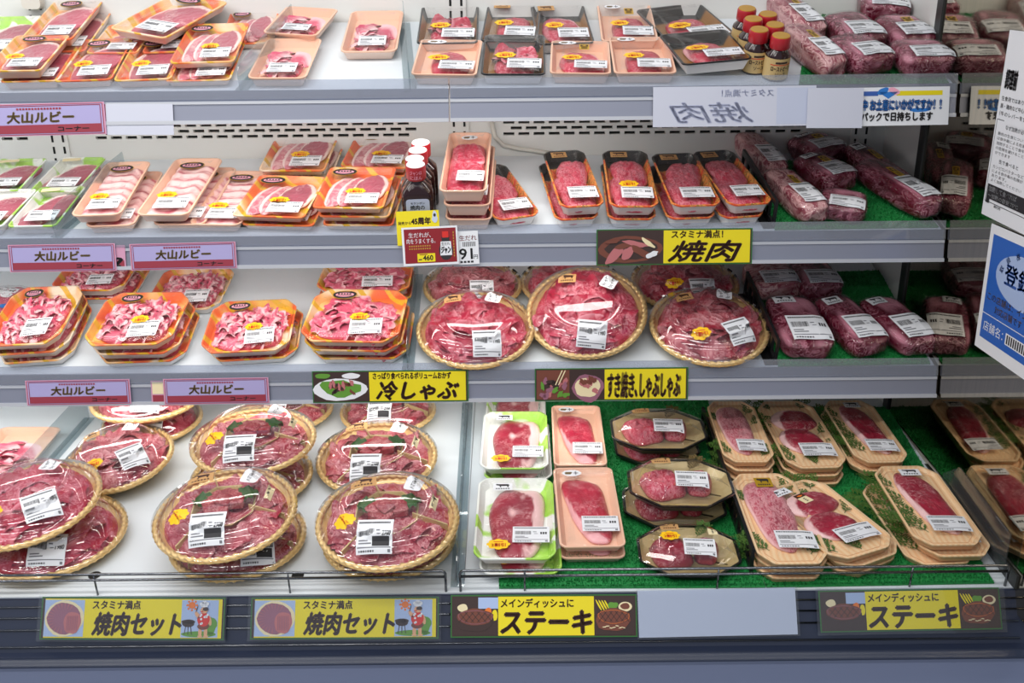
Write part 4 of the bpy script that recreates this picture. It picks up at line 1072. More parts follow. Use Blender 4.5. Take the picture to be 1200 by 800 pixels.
def bottle_white():
    mb = MB(); mb.loft([at_z(rrect(w, d, r), z) for w, d, r, z in ((.058, .044, .010, 0), (.062, .048, .012, .004), (.062, .048, .012, .070), (.058, .045, .014, .080), (.036, .034, .015, .093), (.027, .027, .0132, .098), (.026, .026, .0128, .108))])
    body = mb.mesh('bottle', ['bottle_brown'], 50)
    mb = MB(); rr = rrect(.046, .050, .006, 3); mb.face([mb.vert((x, -.0244, z+.044)) for x, z in rr])
    for b, x0, x1, y0, y1, m in (('モランボン', -.014, .014, .058, .0625, 1), ('焼肉の', -.015, .013, .046, .056, 1), ('生だれ', -.017, .017, .031, .043, 2)):
        t = MB(); put_text(t, b, x0, x1, y0, y1, 0, m, .02); n0 = len(mb.v)
        for v in t.v: mb.vert((v[0], -.0247, v[1]))
        for f, q in zip(t.f, t.m): mb.face([i+n0 for i in f], q)
    lab = mb.mesh('bottle_label', ['label_blue', 'ink', 'sign_red'])
    mb = MB(); mb.loft([[(r*math.cos(2*math.pi*k/32), r*math.sin(2*math.pi*k/32), z) for k in range(32)] for r, z in ((.0185, .103), (.0195, .105), (.0195, .127), (.0185, .131))])
    for b, z0, z1 in (('ジャンは', .117, .125), ('にほん', .107, .115)):
        t = MB(); put_text(t, b, -.012, .012, z0, z1, 0, 1, .01); n0 = len(mb.v)
        for v in t.v: mb.vert((.0198*math.sin(v[0]/.0198), -.0198*math.cos(v[0]/.0198), v[1]))
        for f, q in zip(t.f, t.m): mb.face([i+n0 for i in f], q)
    cap = mb.mesh('cap', ['cap_red', 'pink_light'], 50)
    mb = MB(); mb.loft([[(r*math.cos(2*math.pi*k/32), r*math.sin(2*math.pi*k/32), z) for k in range(32)] for r, z in ((.0182, .131), (.0176, .1322))]); top = mb.mesh('cap_top', ['cap_white'])
    return [P('bottle', body, ch=[P('bottle_label', lab)]), P('cap', cap, ch=[P('cap_top', top, label='white cap top')])]
BG, BW = bottle_gold(), bottle_white()
def bottle(parts, s, px, py, z, rot, label, group):
    c = at(px, py, s, z); c.y = max(c.y, .036); root = empty('sauce_bottle', shelf_matrix(s, c.x, c.y, .001, R(rot)), label, 'bottle', group); put_parts(parts, root, '')
x0 = at(911, 75, 1, .03).x
for dx, yy, w in ((0, .036, 'frontmost'), (-.035, .067, 'second from the front in the left file'), (.0, .090, 'second from the front in the right file'), (-.036, .121, 'last but one in the left file'), (-.002, .145, 'rearmost in the right file'), (-.038, .176, 'rearmost in the left file')):
    root = empty('sauce_bottle', shelf_matrix(1, x0+dx, yy, .001, R(8)), f'gold-capped sauce bottle on the top shelf, {w}', 'bottle', 'gold-capped sauce bottles on the top shelf'); put_parts(BG, root, '')
for (px, py), w in (((486, 198), 'frontmost'), ((486, 186), 'second'), ((489.5, 176), 'third'), ((493, 167), 'rearmost')):
    bottle(BW, 2, px, py, .132, 4, f'dark sauce bottle with white-topped red cap on second shelf, {w} of its file', 'white-capped sauce bottles on the second shelf')

g = 'vacuum packs on the top shelf'
V('vacp', 1, 903, 958, -12, 50, 12, 'LG', 'streaky vacuum pack with a gold sticker standing behind the pinkish pack, top shelf', g)
V('vacp', 1, 928, 988, 36, 100, 14, 'LG', 'pinkish vacuum pack right beside the gold-capped bottles, top shelf', g)
V('vacd', 1, 968, 1032, 14, 64, 8, 'L', 'dark red vacuum pack, middle of the three standing in the second row on top shelf', g)
V('vacd', 1, 1003, 1066, -6, 26, -10, 'L', 'vacuum pack at the very back of the top shelf, cut by the picture edge', g)
V('vace', 1, 1027, 1092, 17, 64, 10, 'LG', 'dark red vacuum pack second row right, gold sticker at its back corner, top shelf', g)
V('vacd', 1, 977, 1051, 48, 101, 16, 'L', 'dark red vacuum pack with a crooked label, middle of the front row, top shelf', g)
V('vace', 1, 1052, 1123, 57, 101, 6, 'L', 'broad dark red vacuum pack at the front against the mirror, top shelf', g)

# ------------------------------------------------------------------ second shelf
g = 'leaf-print trays of pork chops'
Q('leafpork', 2, 0, (-40, 224), (22, 223), (2, 186), 'LO', 'leaf-print tray of pork chops at the left picture edge, back row of second shelf', g)
Q('leafpork', 2, 0, (34, 224), (90, 224), (74, 184), 'LO', 'leaf-print tray of pork chops at the back, left of the clear divider, second shelf', g)
Q('leafpork', 2, 0, (-3, 277), (56, 276), (24, 229), 'LO', 'leaf-print tray of pork chops at the front left of the clear divider, second shelf', g)
Q('leafpork', 2, 0, (-75, 278), (-9, 278), (-46, 232), 'L', 'leaf-print tray with only its right edge in the picture, front of second shelf', g)
g = 'trays of pork belly slices on the second shelf'
Q('belly0', 2, 1, (73, 264), (133, 262), (113, 199), 'LBO', 'upper long tray of pork belly slices nearest the clear divider, second shelf', g)
U(.022, .0, 0, 'LO', 'long tray of pork belly slices under the one nearest the clear divider', 'belly1')
Q('belly1', 2, 1, (153, 259), (216, 259), (188, 191), 'LBO', 'upper long tray of pork belly slices in the second stack from the divider', g)
U(.026, .004, 0, 'LO', 'long tray of pork belly slices lowest in the second stack from the divider', 'belly0')
Q('belly0', 2, 0, (215, 272), (277, 273), (256, 207), 'LBO', 'single long tray of pork belly slices beside the square foil trays', g)
g = 'square foil trays of sliced pork on the second shelf'
Q('ham', 2, 1, (302, 200), (380, 200), (322, 153), 'LBO', 'upper square foil pork tray of the back left stack, second shelf', g)
U(.012, .0, 0, 'L', 'square foil pork tray under the back left one, second shelf')
Q('ham', 2, 1, (398, 195), (477, 197), (410, 155), 'LBO', 'upper square foil pork tray at the back, left of the dark sauce bottles', g)
U(-.006, .0, 0, 'L', 'square foil pork tray below the one at the back left of the bottles')
Q('ham', 2, 1, (267, 260), (353, 263), (294, 211), 'LBO', 'upper square foil pork tray of the front left stack, second shelf', g)
U(.014, .0, 1, 'L', 'square foil pork tray at the bottom of the front left stack, second shelf')
Q('ham', 2, 2, (362, 252), (447, 253), (388, 203), 'LBO', 'topmost square foil pork tray of the stack of three beside the bottles', g)
U(.010, .0, 0, 'L', 'middle square foil pork tray of the stack of three beside the bottles')
U(.006, -.006, 0, 'L', 'lowest square foil pork tray of the stack of three beside the bottles')
g = 'stacked trays of red beef slices'
Q('redslice', 2, 2, (513, 233), (570, 233), (528, 162), 'LO', 'topmost peach tray of deep red beef slices, right of the dark bottles', g)
U(.007, -.004, 0, 'L', 'middle peach tray in the red beef stack right of the dark bottles')
U(.002, -.002, 0, 'L', 'lowest peach tray in the red beef stack right of the dark bottles')
g = 'flame-print trays of marbled beef on the second shelf'
Q('grill0', 2, 0, (581, 270), (635, 262), (584, 201), 'LO', 'tilted flame-print tray of marbled beef nearest the red beef stack', g)
Q('grill1', 2, 1, (658, 255), (712, 252), (639, 187), 'LO', 'flame-print tray of marbled beef second from the red beef stack, upper', g)
U(-.010, .0, 0, 'L', 'tray of marbled beef under the second flame-print tray from the left')
Q('grill0', 2, 1, (716, 249), (775, 249), (710, 182), 'LBO', 'upper flame-print tray of marbled beef with a yellow discount sticker', g)
U(-.003, -.004, 0, 'L', 'tray of marbled beef under the one with the yellow discount sticker')
Q('grill1', 2, 1, (792, 255), (852, 253), (768, 191), 'LO', 'upper flame-print tray of marbled beef, fourth from the left', g)
U(-.008, .0, 0, 'L', 'tray of marbled beef below the fourth flame-print tray from the left')
Q('grill0', 2, 1, (862, 258), (916, 254), (822, 191), 'LO', 'upper flame-print tray of marbled beef touching the black lattice divider', g)
U(-.012, .0, 0, 'L', 'tray of marbled beef below the one touching the black lattice divider')
g = 'vacuum packs on the second shelf'
V('vacp', 2, 866, 916, 154, 212, 10, 'L', 'pinkish vacuum pack at the back leaning on the lattice divider, second shelf', g)
V('vacd', 2, 921, 992, 154, 196, 24, 'LOG', 'dark vacuum pack at the back centre of the second shelf, with two white stickers', g)
V('vacd', 2, 930, 1002, 178, 228, 24, 'LOG', 'dark vacuum pack in the middle row of the second shelf, gold sticker by its label', g)
V('vacp', 2, 902, 966, 201, 267, 14, 'LG', 'pinkish vacuum pack at the front beside the lattice divider, second shelf', g)
V('vace', 2, 957, 1026, 225, 269, -18, 'L', 'small shiny vacuum pack lying at the front centre, second shelf', g, H=.8)
V('vacd', 2, 999, 1056, 167, 232, 14, 'OG', 'dark vacuum pack behind the long one by the mirror, second shelf', g)
V('vacd', 2, 1019, 1102, 195, 268, 22, 'LG', 'long dark vacuum pack at the front by the mirror, second shelf', g, h=.008)

# ------------------------------------------------------------------ lowest shelf
g = 'octagonal trays of chopped pork on the lowest shelf'
Q('chop0', 3, 1, (55, 340), (141, 340), (84, 300), 'L', 'octagonal orange pork tray at the back left, half under the shelf above, upper', g)
U(.02, .0, 0, '', 'octagonal orange pork tray at the bottom of the back left pair')
Q('chop1', 3, 0, (166, 362), (254, 362), (192, 312), 'L', 'octagonal orange tray of diced-looking pork at the back, mid left of lowest shelf', g)
Q('chop0', 3, 2, (-40, 424), (52, 420), (4, 352), 'LO', 'topmost octagonal pork tray of the stack at the left picture edge', g)
U(.008, -.004, 2, 'L', 'middle octagonal pork tray of the stack at the left picture edge')
U(.004, -.004, 1, '', 'lowest octagonal pork tray of the stack at the left picture edge')
Q('chop1', 3, 2, (87, 413), (193, 411), (130, 350), 'LBO', 'topmost octagonal pork tray of the stack of three, second from the left', g)
U(.010, -.004, 0, '', 'middle octagonal pork tray of the stack of three, second from the left')
U(.006, -.004, 2, '', 'lowest octagonal pork tray of the stack of three, second from the left')
Q('chop1', 3, 1, (227, 425), (334, 420), (246, 363), 'LBO', 'upper octagonal pork tray alone in the middle, palest meat of the row', g)
U(.012, .004, 1, '', 'octagonal pork tray under the palest one in the middle')
Q('chop2', 3, 1, (368, 342), (478, 343), (376, 300), 'L', 'octagonal tray of pork offcuts at the back beside the clear divider, upper', g)
U(.004, -.006, 0, '', 'octagonal tray of pork offcuts at the back beside the clear divider, lower')
Q('chop2', 3, 2, (346, 406), (464, 408), (373, 344), 'LBO', 'topmost octagonal tray of curly pork offcuts, front beside the clear divider', g)
U(.004, -.006, 0, '', 'middle octagonal tray of pork offcuts, front beside the clear divider')
U(.010, .004, 2, '', 'lowest octagonal tray of pork offcuts, front beside the clear divider')
g = 'domed platters on the lowest shelf'
C('shabu2', 3, .001, (496, 332), (612, 335), 'L', 'domed beef platter at the back left of the lowest shelf', g)
C('shabu0', 3, .001, (610, 330), (728, 331), 'N', 'domed beef platter at the back, hidden by the raised one', g)
C('shabu1', 3, .001, (739, 330), (866, 331), 'LB', 'domed beef platter at the back right with a yellow sticker, lowest shelf', g)
C('shabu0', 3, .001, (488, 389), (627, 389), 'LNO', 'domed beef platter in front at the left beside the clear divider, lowest shelf', g, pitch=7)
C('shabu1', 3, .004, (617, 376), (758, 376), 'LNO', 'domed beef platter in the middle, propped up steeper than its neighbours', g, rot=-14, pitch=17)
C('shabu2', 3, .001, (760, 386), (900, 386), 'lNOB', 'domed beef platter in front at the right beside the lattice divider', g, rot=4, pitch=7)
g = 'vacuum packs on the lowest shelf'
V('vacp', 3, 870, 936, 305, 352, 8, 'L', 'vacuum pack at the back beside the lattice divider, lowest shelf', g)
V('vacd', 3, 926, 982, 303, 352, 4, 'L', 'vacuum pack at the back, second from the lattice divider, lowest shelf', g)
V('vace', 3, 903, 968, 346, 422, 2, 'LO', 'vacuum pack at the front beside the lattice divider, lowest shelf', g)
V('vacd', 3, 963, 1034, 348, 425, 12, 'LO', 'vacuum pack in the middle of the front row, lowest shelf', g)
V('vace', 3, 1012, 1090, 344, 420, 16, 'LO', 'vacuum pack at the front nearest the mirror, lowest shelf', g)
def blue_bag():
    c = at(2, 360, 3, .02); root = empty('meat_bag', shelf_matrix(3, c.x-.02, c.y+.0, .001, R(-20)), 'clear bag of meat with blue stripes at the left edge of the lowest shelf', 'bag')
    link('meat', slab(.12, .20, .03, 90, 3, bump=.004).mesh('meat', ['pork_loin'], True), root)
    mb = slab(.128, .21, .034, 90, 3, bump=.004); link('bag', mb.mesh('bag', ['bag_clear'], True), root)
    mb = MB(); bv = bvh_of(root.children[1].data); mm = MB()
    for k in range(2): grid_rect(mm, -.058, .058, -.06+.05*k, -.045+.05*k, 0, 0)
    link('blue_stripe', stick(bv, (mm, ['bag_blue']), .0, -.02, .6, 'blue_stripe'), root)
    link('price_label', stick(bv, LAB[0], -.015, .05, .1, 'price_label'), root)
blue_bag()

# ------------------------------------------------------------------ bottom deck
g = 'round domed platters on the bottom deck'
Q('peach', 4, 0, (-52, 556), (26, 556), (-34, 500), '', 'plain peach tray of red meat behind the platters at the left edge of the deck', 'plain trays on the deck')
C('shabu1', 4, .001, (122, 492), (236, 490), 'L', 'gold platter at the back of the deck, lower one under a matching platter', g)
LAST.update(h=.058)
pack('shabu2', 4, LAST['x']-.004, LAST['y']+.01, .058, 0, 1, 1, 'L', 'gold platter at the back of the deck, stacked on another just under the maroon sign', g)
C('yaki0', 4, .001, (282, 478), (390, 478), 'L', 'gold platter at the back of the deck, mostly hidden behind the grill set stack', g)
C('yaki1', 4, .001, (399, 480), (511, 480), 'L', 'gold platter at the back of the deck left of the leaf-print steaks', g)
C('shabu2', 4, .001, (75, 548), (207, 540), 'lNOB', 'single domed beef platter just right of the tall clear divider', g, rot=16, pitch=4, roll=-6)
C('yaki0', 4, .001, (225, 558), (366, 556), '', 'lower domed platter of the middle stack on the deck', g)
C('yaki0', 4, .057, (225, 517), (370, 516), 'LBNC', 'upper domed grill platter of the middle stack on the deck', g, rot=4, pitch=2)
C('yaki1', 4, .001, (371, 540), (513, 537), 'LNOC', 'domed grill platter of cubed beef with dark green leaves, second row', g, pitch=5)
C('shabu0', 4, .001, (-45, 655), (136, 640), 'L', 'lower domed beef platter at the front left edge of the deck', g, rot=3)
C('shabu1', 4, .057, (-48, 604), (123, 590), 'lNB', 'upper domed beef platter at the front left edge of the deck', g, rot=10, pitch=4, roll=-5)
C('yaki0', 4, .001, (191, 648), (354, 642), 'l', 'lower domed grill platter of the front stack left of centre', g)
C('yaki0', 4, .057, (182, 610), (350, 604), 'LBNOC', 'upper domed grill platter with a white fatty slice window, front left of centre', g, rot=4, pitch=6, roll=-2)
C('yaki1', 4, .001, (373, 648), (533, 646), '', 'lower domed grill platter of the front stack beside the leaf-print steaks', g)
C('yaki1', 4, .057, (371, 615), (539, 612), 'LBNOC', 'upper domed grill platter of beef cubes at the front beside the leaf-print steaks', g, pitch=7)
g = 'leaf-print steak trays on the deck'
Q('leafsteak', 4, 0, (568, 500), (640, 500), (570, 452), 'B', 'leaf-print steak tray at the very back, only its front edge showing', g)
Q('leafsteak', 4, 1, (562, 549), (643, 549), (561, 482), 'LBO', 'leaf-print steak tray in the back row, upper', g)
U(.006, -.004, 1, '', 'leaf-print steak tray lying under the back row one')
Q('leafsteak', 4, 1, (554, 655), (652, 655), (548, 560), 'LBO', 'leaf-print steak tray in the front row, upper', g)
U(.010, -.012, 0, 'B', 'leaf-print steak tray lying under the front row one')
g = 'plain peach steak trays on the deck'
Q('peachsteak', 4, 1, (649, 545), (712, 545), (643, 475), 'LO', 'plain peach steak tray in the back row, bright red meat', g)
U(.002, .0, 0, '', 'plain peach steak tray beneath the back row one')
Q('peachsteak', 4, 1, (656, 641), (734, 640), (644, 548), 'LO', 'plain peach steak tray in the front row, on top', g)
U(.0, -.004, 0, 'L', 'plain peach steak tray beneath the front row one')
g = 'octagonal black boxes with clear lids on the deck'
C('oct0', 4, .001, (720, 520), (818, 520), '', 'octagonal box of beef under the rearmost one', g)
C('oct0', 4, .0435, (716, 499), (827, 503), 'LO', 'octagonal box of beef at the back, stacked on another', g, rot=-1)
C('oct1', 4, .001, (730, 583), (850, 590), 'L', 'octagonal box of beef under the middle one', g, rot=-3)
C('oct0', 4, .0435, (736, 560), (859, 566), 'LO', 'octagonal box of beef in the middle, stacked on another', g, rot=-2)
C('oct1', 4, .001, (749, 648), (869, 652), 'LOBY', 'single octagonal box at the front with yellow stickers, near the guard rail', g, rot=-2)
g = 'wood-print steak trays on the deck'
Q('woodpale', 4, 3, (850, 541), (911, 541), (835, 470), 'L', 'topmost wood-print tray of pale marbled steak, back row', g)
U(.002, -.006, 0, 'L', 'second wood-print tray down in the pale steak stack, back row')
U(-.004, -.006, 1, '', 'third wood-print tray down in the pale steak stack, back row')
Q('woodpair', 4, 2, (925, 549), (998, 547), (907, 470), 'L', 'topmost wood-print tray with two red steaks, back row', g)
U(-.004, -.004, 0, '', 'wood-print tray under the two red steaks of the back row')
U(.0, -.004, 1, '', 'lowest wood-print tray under the two red steaks of the back row')
Q('woodlong', 4, 2, (1006, 542), (1070, 541), (976, 469), 'LO', 'topmost wood-print tray of a long steak, back row by the mirror', g)
U(-.008, -.006, 0, '', 'wood-print tray under the long steak of the back row')
Q('woodpale', 4, 2, (893, 664), (979, 663), (871, 557), 'LO', 'topmost wood-print tray of pale marbled steak with a gold sticker, front row', g)
U(.004, .004, -1, '', 'second wood-print tray down in the front pale steak stack')
U(-.004, .0, 1, '', 'lowest wood-print tray in the front pale steak stack')
Q('woodpair', 4, 2, (980, 659), (1056, 636), (944, 561), 'LOY', 'turned topmost wood-print tray with two steaks and a yellow tag, front row', g)
U(.012, -.006, 3, '', 'second wood-print tray down below the turned one, front row')
U(-.004, .0, 4, '', 'lowest wood-print tray below the turned one, front row')
Q('woodlong', 4, 2, (1076, 639), (1160, 638), (1029, 546), 'LO', 'topmost wood-print tray of a long steak, front row by the mirror', g)
U(.012, -.010, 1, 'L', 'second wood-print tray in the long steak stack, front row by the mirror')
U(-.03, .0, 2, '', 'lowest wood-print tray in the long steak stack, front row by the mirror')

# ------------------------------------------------------------------ signs on the rails
def card(name, s, BL, BR, TL, draw, mats, label, group=None, lift=.010, sleeve=0, cat='sign', rail=None):
    ro, pn, pu = rail or rail_origin(s); o = ro+pn*lift
    a, b, c = hit(*BL, o, pn), hit(*BR, o, pn), hit(*TL, o, pn)
    ex_ = (b-a).normalized(); ey_ = pn.cross(ex_); W = (b-a).length; H = (c-a).dot(ey_)
    M = Matrix((ex_, ey_, pn)).transposed().to_4x4(); M.translation = a
    root = empty(name, M, label, cat, group); mb = MB(); mb.box(0, W, 0, H, -.0012, 0, 0); draw(mb, W, H)
    link('card', mb.mesh('card', mats), root)
    if sleeve:
        mb = MB(); mb.box(-sleeve, W+sleeve, -sleeve*.7, H+sleeve*.7, .0034, .0040); link('clear_sleeve', mb.mesh('clear_sleeve', ['sleeve']), root)
    return root
Z = .00025
def rect(mb, x0, x1, y0, y1, m, z=1): mb.poly([(x0, y0, Z*z), (x1, y0, Z*z), (x1, y1, Z*z), (x0, y1, Z*z)], m)
def frame_(mb, x0, x1, y0, y1, t, m, z=1):
    for r_ in ((x0, x1, y0, y0+t), (x0, x1, y1-t, y1), (x0, x0+t, y0+t, y1-t), (x1-t, x1, y0+t, y1-t)): rect(mb, *r_, m, z)
DM = ['lilac', 'maroon', 'pink_ink', 'olive_ink', 'ink', 'paper']
def ruby(mb, W, H):
    rect(mb, 0, W, 0, H, 2, 1); rect(mb, W*.02, W*.98, H*.05, H*.95, 0, 2)
    rect(mb, W*.035, W*.965, H*.08, H*.34, 1, 3); frame_(mb, W*.012, W*.988, H*.03, H*.97, H*.02, 1, 3); frame_(mb, W*.03, W*.97, H*.075, H*.93, H*.022, 1, 4)
    put_text(mb, '大山ルビー', W*.24, W*.76, H*.40, H*.74, Z*4, 3, .05, .1)
    put_text(mb, 'コーナー', W*.63, W*.87, H*.13, H*.27, Z*5, 4, .035)
    x = W*.32
    for k in range(15): rect(mb, x, x+W*.017, H*.80, H*.86, 1, 4); x += W*.0235
g = 'maroon and lilac corner signs'
card('shelf_sign', 1, (-26, 161), (125, 157), (-28, 123), ruby, DM, 'lilac and maroon sign on the top shelf rail at the left edge', g)
card('shelf_sign', 2, (12, 319), (137, 317), (6, 287), ruby, DM, 'lilac and maroon sign on the second shelf rail, left one of two', g)
card('shelf_sign', 2, (154, 317), (278, 314), (148, 286), ruby, DM, 'lilac and maroon sign on the second shelf rail, right one under the belly slices', g)
card('shelf_sign', 3, (32, 475), (154, 473), (26, 446), ruby, DM, 'lilac and maroon sign on the lowest shelf rail, left one', g)
card('shelf_sign', 3, (193, 474), (316, 472), (188, 444), ruby, DM, 'lilac and maroon sign on the lowest shelf rail, right one under the pale pork', g)
card('blank_card', 1, (124, 158), (204, 158), (122, 122), lambda mb, W, H: rect(mb, 0, W*.02, 0, H, 1, 1), ['card_back', 'maroon'], 'blank lilac-white card on the top shelf rail beside the left maroon sign', lift=.008, cat='card')
def scrap(mb, W, H): rect(mb, W*.1, W*.9, H*.45, H*.95, 1); rect(mb, W*.1, W*.9, H*.05, H*.4, 2)
card('shelf_sign', 3, (178, 474), (194, 474), (172, 446), scrap, ['pink_ink', 'cream', 'maroon'], 'narrow edge of a pink card behind the right maroon sign on the lowest shelf', lift=.007)
def scrap2(mb, W, H): rect(mb, W*.1, W*.9, H*.05, H*.4, 1); put_text(mb, '?', W*.3, W*.8, H*.15, H*.5, Z*2, 2, .05)
card('shelf_sign', 2, (132, 317), (148, 317), (128, 287), scrap2, ['pink_ink', 'maroon', 'ink'], 'narrow edge of a card with a question mark between the two maroon signs', lift=.007)
# yellow signs with a picture of the dish
YM = ['green_ink', 'yellow', 'brown_ink', 'food_dark', 'food_brown', 'food_pink', 'paper', 'leaf_green', 'food_mauve', 'orange_ink', 'red_ink', 'skin', 'pale_blue', 'cream']
def ybase(mb, W, H, x0, x1):
    t = H*.03; rect(mb, t, W-t, t, H-t, 3, 1); rect(mb, x0*W, x1*W, t*1.4, H-t*1.4, 1, 2)
def d_yakiniku(mb, W, H):
    ybase(mb, W, H, .43, .985); blob(mb, W*.22, H*.45, W*.20, H*.36, Z*2, 4, 1); blob(mb, W*.22, H*.46, W*.17, H*.28, Z*3, 3, 2)
    for k, (x, y, rx, ry, r_, m) in enumerate(((.12, .3, .08, .12, .8, 5), (.18, .55, .06, .07, .2, 4), (.25, .6, .09, .07, -.2, 5), (.29, .36, .08, .1, -.5, 4), (.2, .32, .05, .13, .9, 5), (.33, .62, .05, .06, -.6, 13), (.36, .3, .04, .08, .4, 6), (.1, .66, .05, .05, .1, 4))): blob(mb, W*x, H*y, W*rx, H*ry, Z*(4+k), m, k, .25, rot=r_)
    put_text(mb, 'スタミナ満点！', W*.48, W*.81, H*.74, H*.95, Z*4, 2, .03); put_text(mb, '焼肉', W*.46, W*.93, H*.09, H*.66, Z*4, 2, .035, .3)
def d_reishabu(mb, W, H):
    ybase(mb, W, H, .365, .985); blob(mb, W*.18, H*.42, W*.17, H*.34, Z*2, 6, 1, .1); blob(mb, W*.18, H*.46, W*.12, H*.26, Z*3, 7, 5, .3)
    for k in range(16):
        rnd = random.Random(k); blob(mb, W*(.18+rnd.uniform(-.08, .08)), H*(.48+rnd.uniform(-.16, .16)), W*.025, H*.05, Z*(4+k % 3), (4, 3, 5)[k % 3], k, .4, rot=k)
    blob(mb, W*.07, H*.85, W*.05, H*.08, Z*4, 7, 3); blob(mb, W*.25, H*.84, W*.06, H*.09, Z*4, 6, 4)
    put_text(mb, 'さっぱり食べられるボリュームおかず', W*.39, W*.89, H*.73, H*.94, Z*4, 2, .03); put_text(mb, '冷しゃぶ', W*.41, W*.94, H*.08, H*.66, Z*4, 2, .045, .25)
def d_sukiyaki(mb, W, H):
    ybase(mb, W, H, .455, .985)
    rect(mb, W*.012, W*.225, H*.05, H*.95, 4, 2); blob(mb, W*.345, H*.40, W*.105, H*.42, Z*3, 8, 2); blob(mb, W*.345, H*.42, W*.085, H*.3, Z*4, 13, 3)
    for k in range(26):
        rnd = random.Random(k+3); x, y = (rnd.uniform(.03, .21), rnd.uniform(.12, .62)) if k % 3 else (rnd.uniform(.29, .40), rnd.uniform(.3, .72)); blob(mb, W*x, H*y, W*.026, H*.07, Z*(5+k % 4), (5, 8, 3, 7)[k % 4] if k % 3 else (5, 4)[k % 2], k, .4, rot=k)
    for dx in (0, .02): mb.poly([(W*(.13+dx), H*.5, Z*10), (W*(.137+dx), H*.5, Z*10), (W*(.182+dx), H*.95, Z*10), (W*(.174+dx), H*.95, Z*10)], 13)
    put_text(mb, 'すき焼き､しゃぶしゃぶ', W*.475, W*.95, H*.08, H*.86, Z*4, 2, .03, .1)
def chef(mb, x, y, w, h):
    """small drawing: a cook in a patterned shirt at a kettle grill, sun and bush"""
    def B(px, py, rx, ry, m, z, s=0, wob=.05, rot=0): blob(mb, x+w*px, y+h*py, w*rx, h*ry, Z*z, m, s, wob, rot=rot)
    mb.poly([(x, y, Z*3), (x+w, y, Z*3), (x+w, y+h, Z*3), (x, y+h, Z*3)], 12)
    B(.5, .09, .48, .08, 7, 4); B(.80, .32, .18, .24, 7, 4, 2, .2)
    for k in range(8): a = k*.785; B(.28+.13*math.cos(a), .86+.13*math.sin(a)*w/h, .03, .03, 9, 4)
    B(.28, .86, .10, .09, 9, 5)
    B(.20, .42, .19, .06, 3, 5); B(.20, .37, .17, .09, 3, 5)
    for dx in (-.1, .0, .1): mb.poly([(x+w*(.19+dx), y+h*.08, Z*5), (x+w*(.21+dx), y+h*.08, Z*5), (x+w*(.21+dx*.6), y+h*.36, Z*5), (x+w*(.19+dx*.6), y+h*.36, Z*5)], 3)
    B(.53, .14, .05, .13, 11, 5); B(.68, .14, .05, .13, 11, 5); B(.53, .035, .07, .03, 11, 6); B(.69, .035, .07, .03, 11, 6)
    B(.61, .30, .16, .09, 4, 6, 1); B(.61, .48, .17, .19, 10, 7, 4)
    for k in range(9): rnd = random.Random(k); B(.61+rnd.uniform(-.12, .12), .48+rnd.uniform(-.14, .14), .03, .03, 6, 8)
    B(.44, .60, .05, .11, 11, 7, rot=.6); B(.42, .76, .012, .10, 3, 8, rot=-.3); B(.78, .45, .05, .13, 11, 6, rot=.2)
    B(.62, .73, .10, .085, 11, 8); B(.66, .76, .08, .05, 3, 9); B(.585, .725, .012, .012, 3, 10); B(.56, .69, .05, .012, 10, 10)
    B(.62, .84, .10, .03, 6, 10); B(.56, .90, .07, .05, 6, 10); B(.68, .90, .07, .05, 6, 10); B(.62, .93, .08, .05, 6, 10)
def d_set(mb, W, H):
    ybase(mb, W, H, .02, .985)
    rect(mb, W*.02, W*.235, H*.07, H*.93, 12, 3); blob(mb, W*.13, H*.5, W*.105, H*.42, Z*4, 13, 1, .05); blob(mb, W*.125, H*.5, W*.092, H*.37, Z*5, 8, 2, .06); blob(mb, W*.175, H*.40, W*.048, H*.26, Z*6, 5, 3, .1)
    for k in range(16): a = 1+k*.24; mb.poly([(W*.125+W*.05*math.cos(a), H*.5+H*.2*math.sin(a), Z*7), (W*.125+W*.088*math.cos(a), H*.5+H*.35*math.sin(a), Z*7), (W*.125+W*.088*math.cos(a+.05), H*.5+H*.35*math.sin(a+.05), Z*7)], 5)
    for k in range(7): rect(mb, W*(.145+.009*k), W*(.148+.009*k), H*.22, H*.56, 8, 8)
    chef(mb, W*.765, H*.06, W*.20, H*.88)
    put_text(mb, 'スタミナ満点', W*.28, W*.54, H*.72, H*.92, Z*4, 2, .03); put_text(mb, '焼肉セット', W*.285, W*.765, H*.11, H*.64, Z*4, 2, .04, .25)
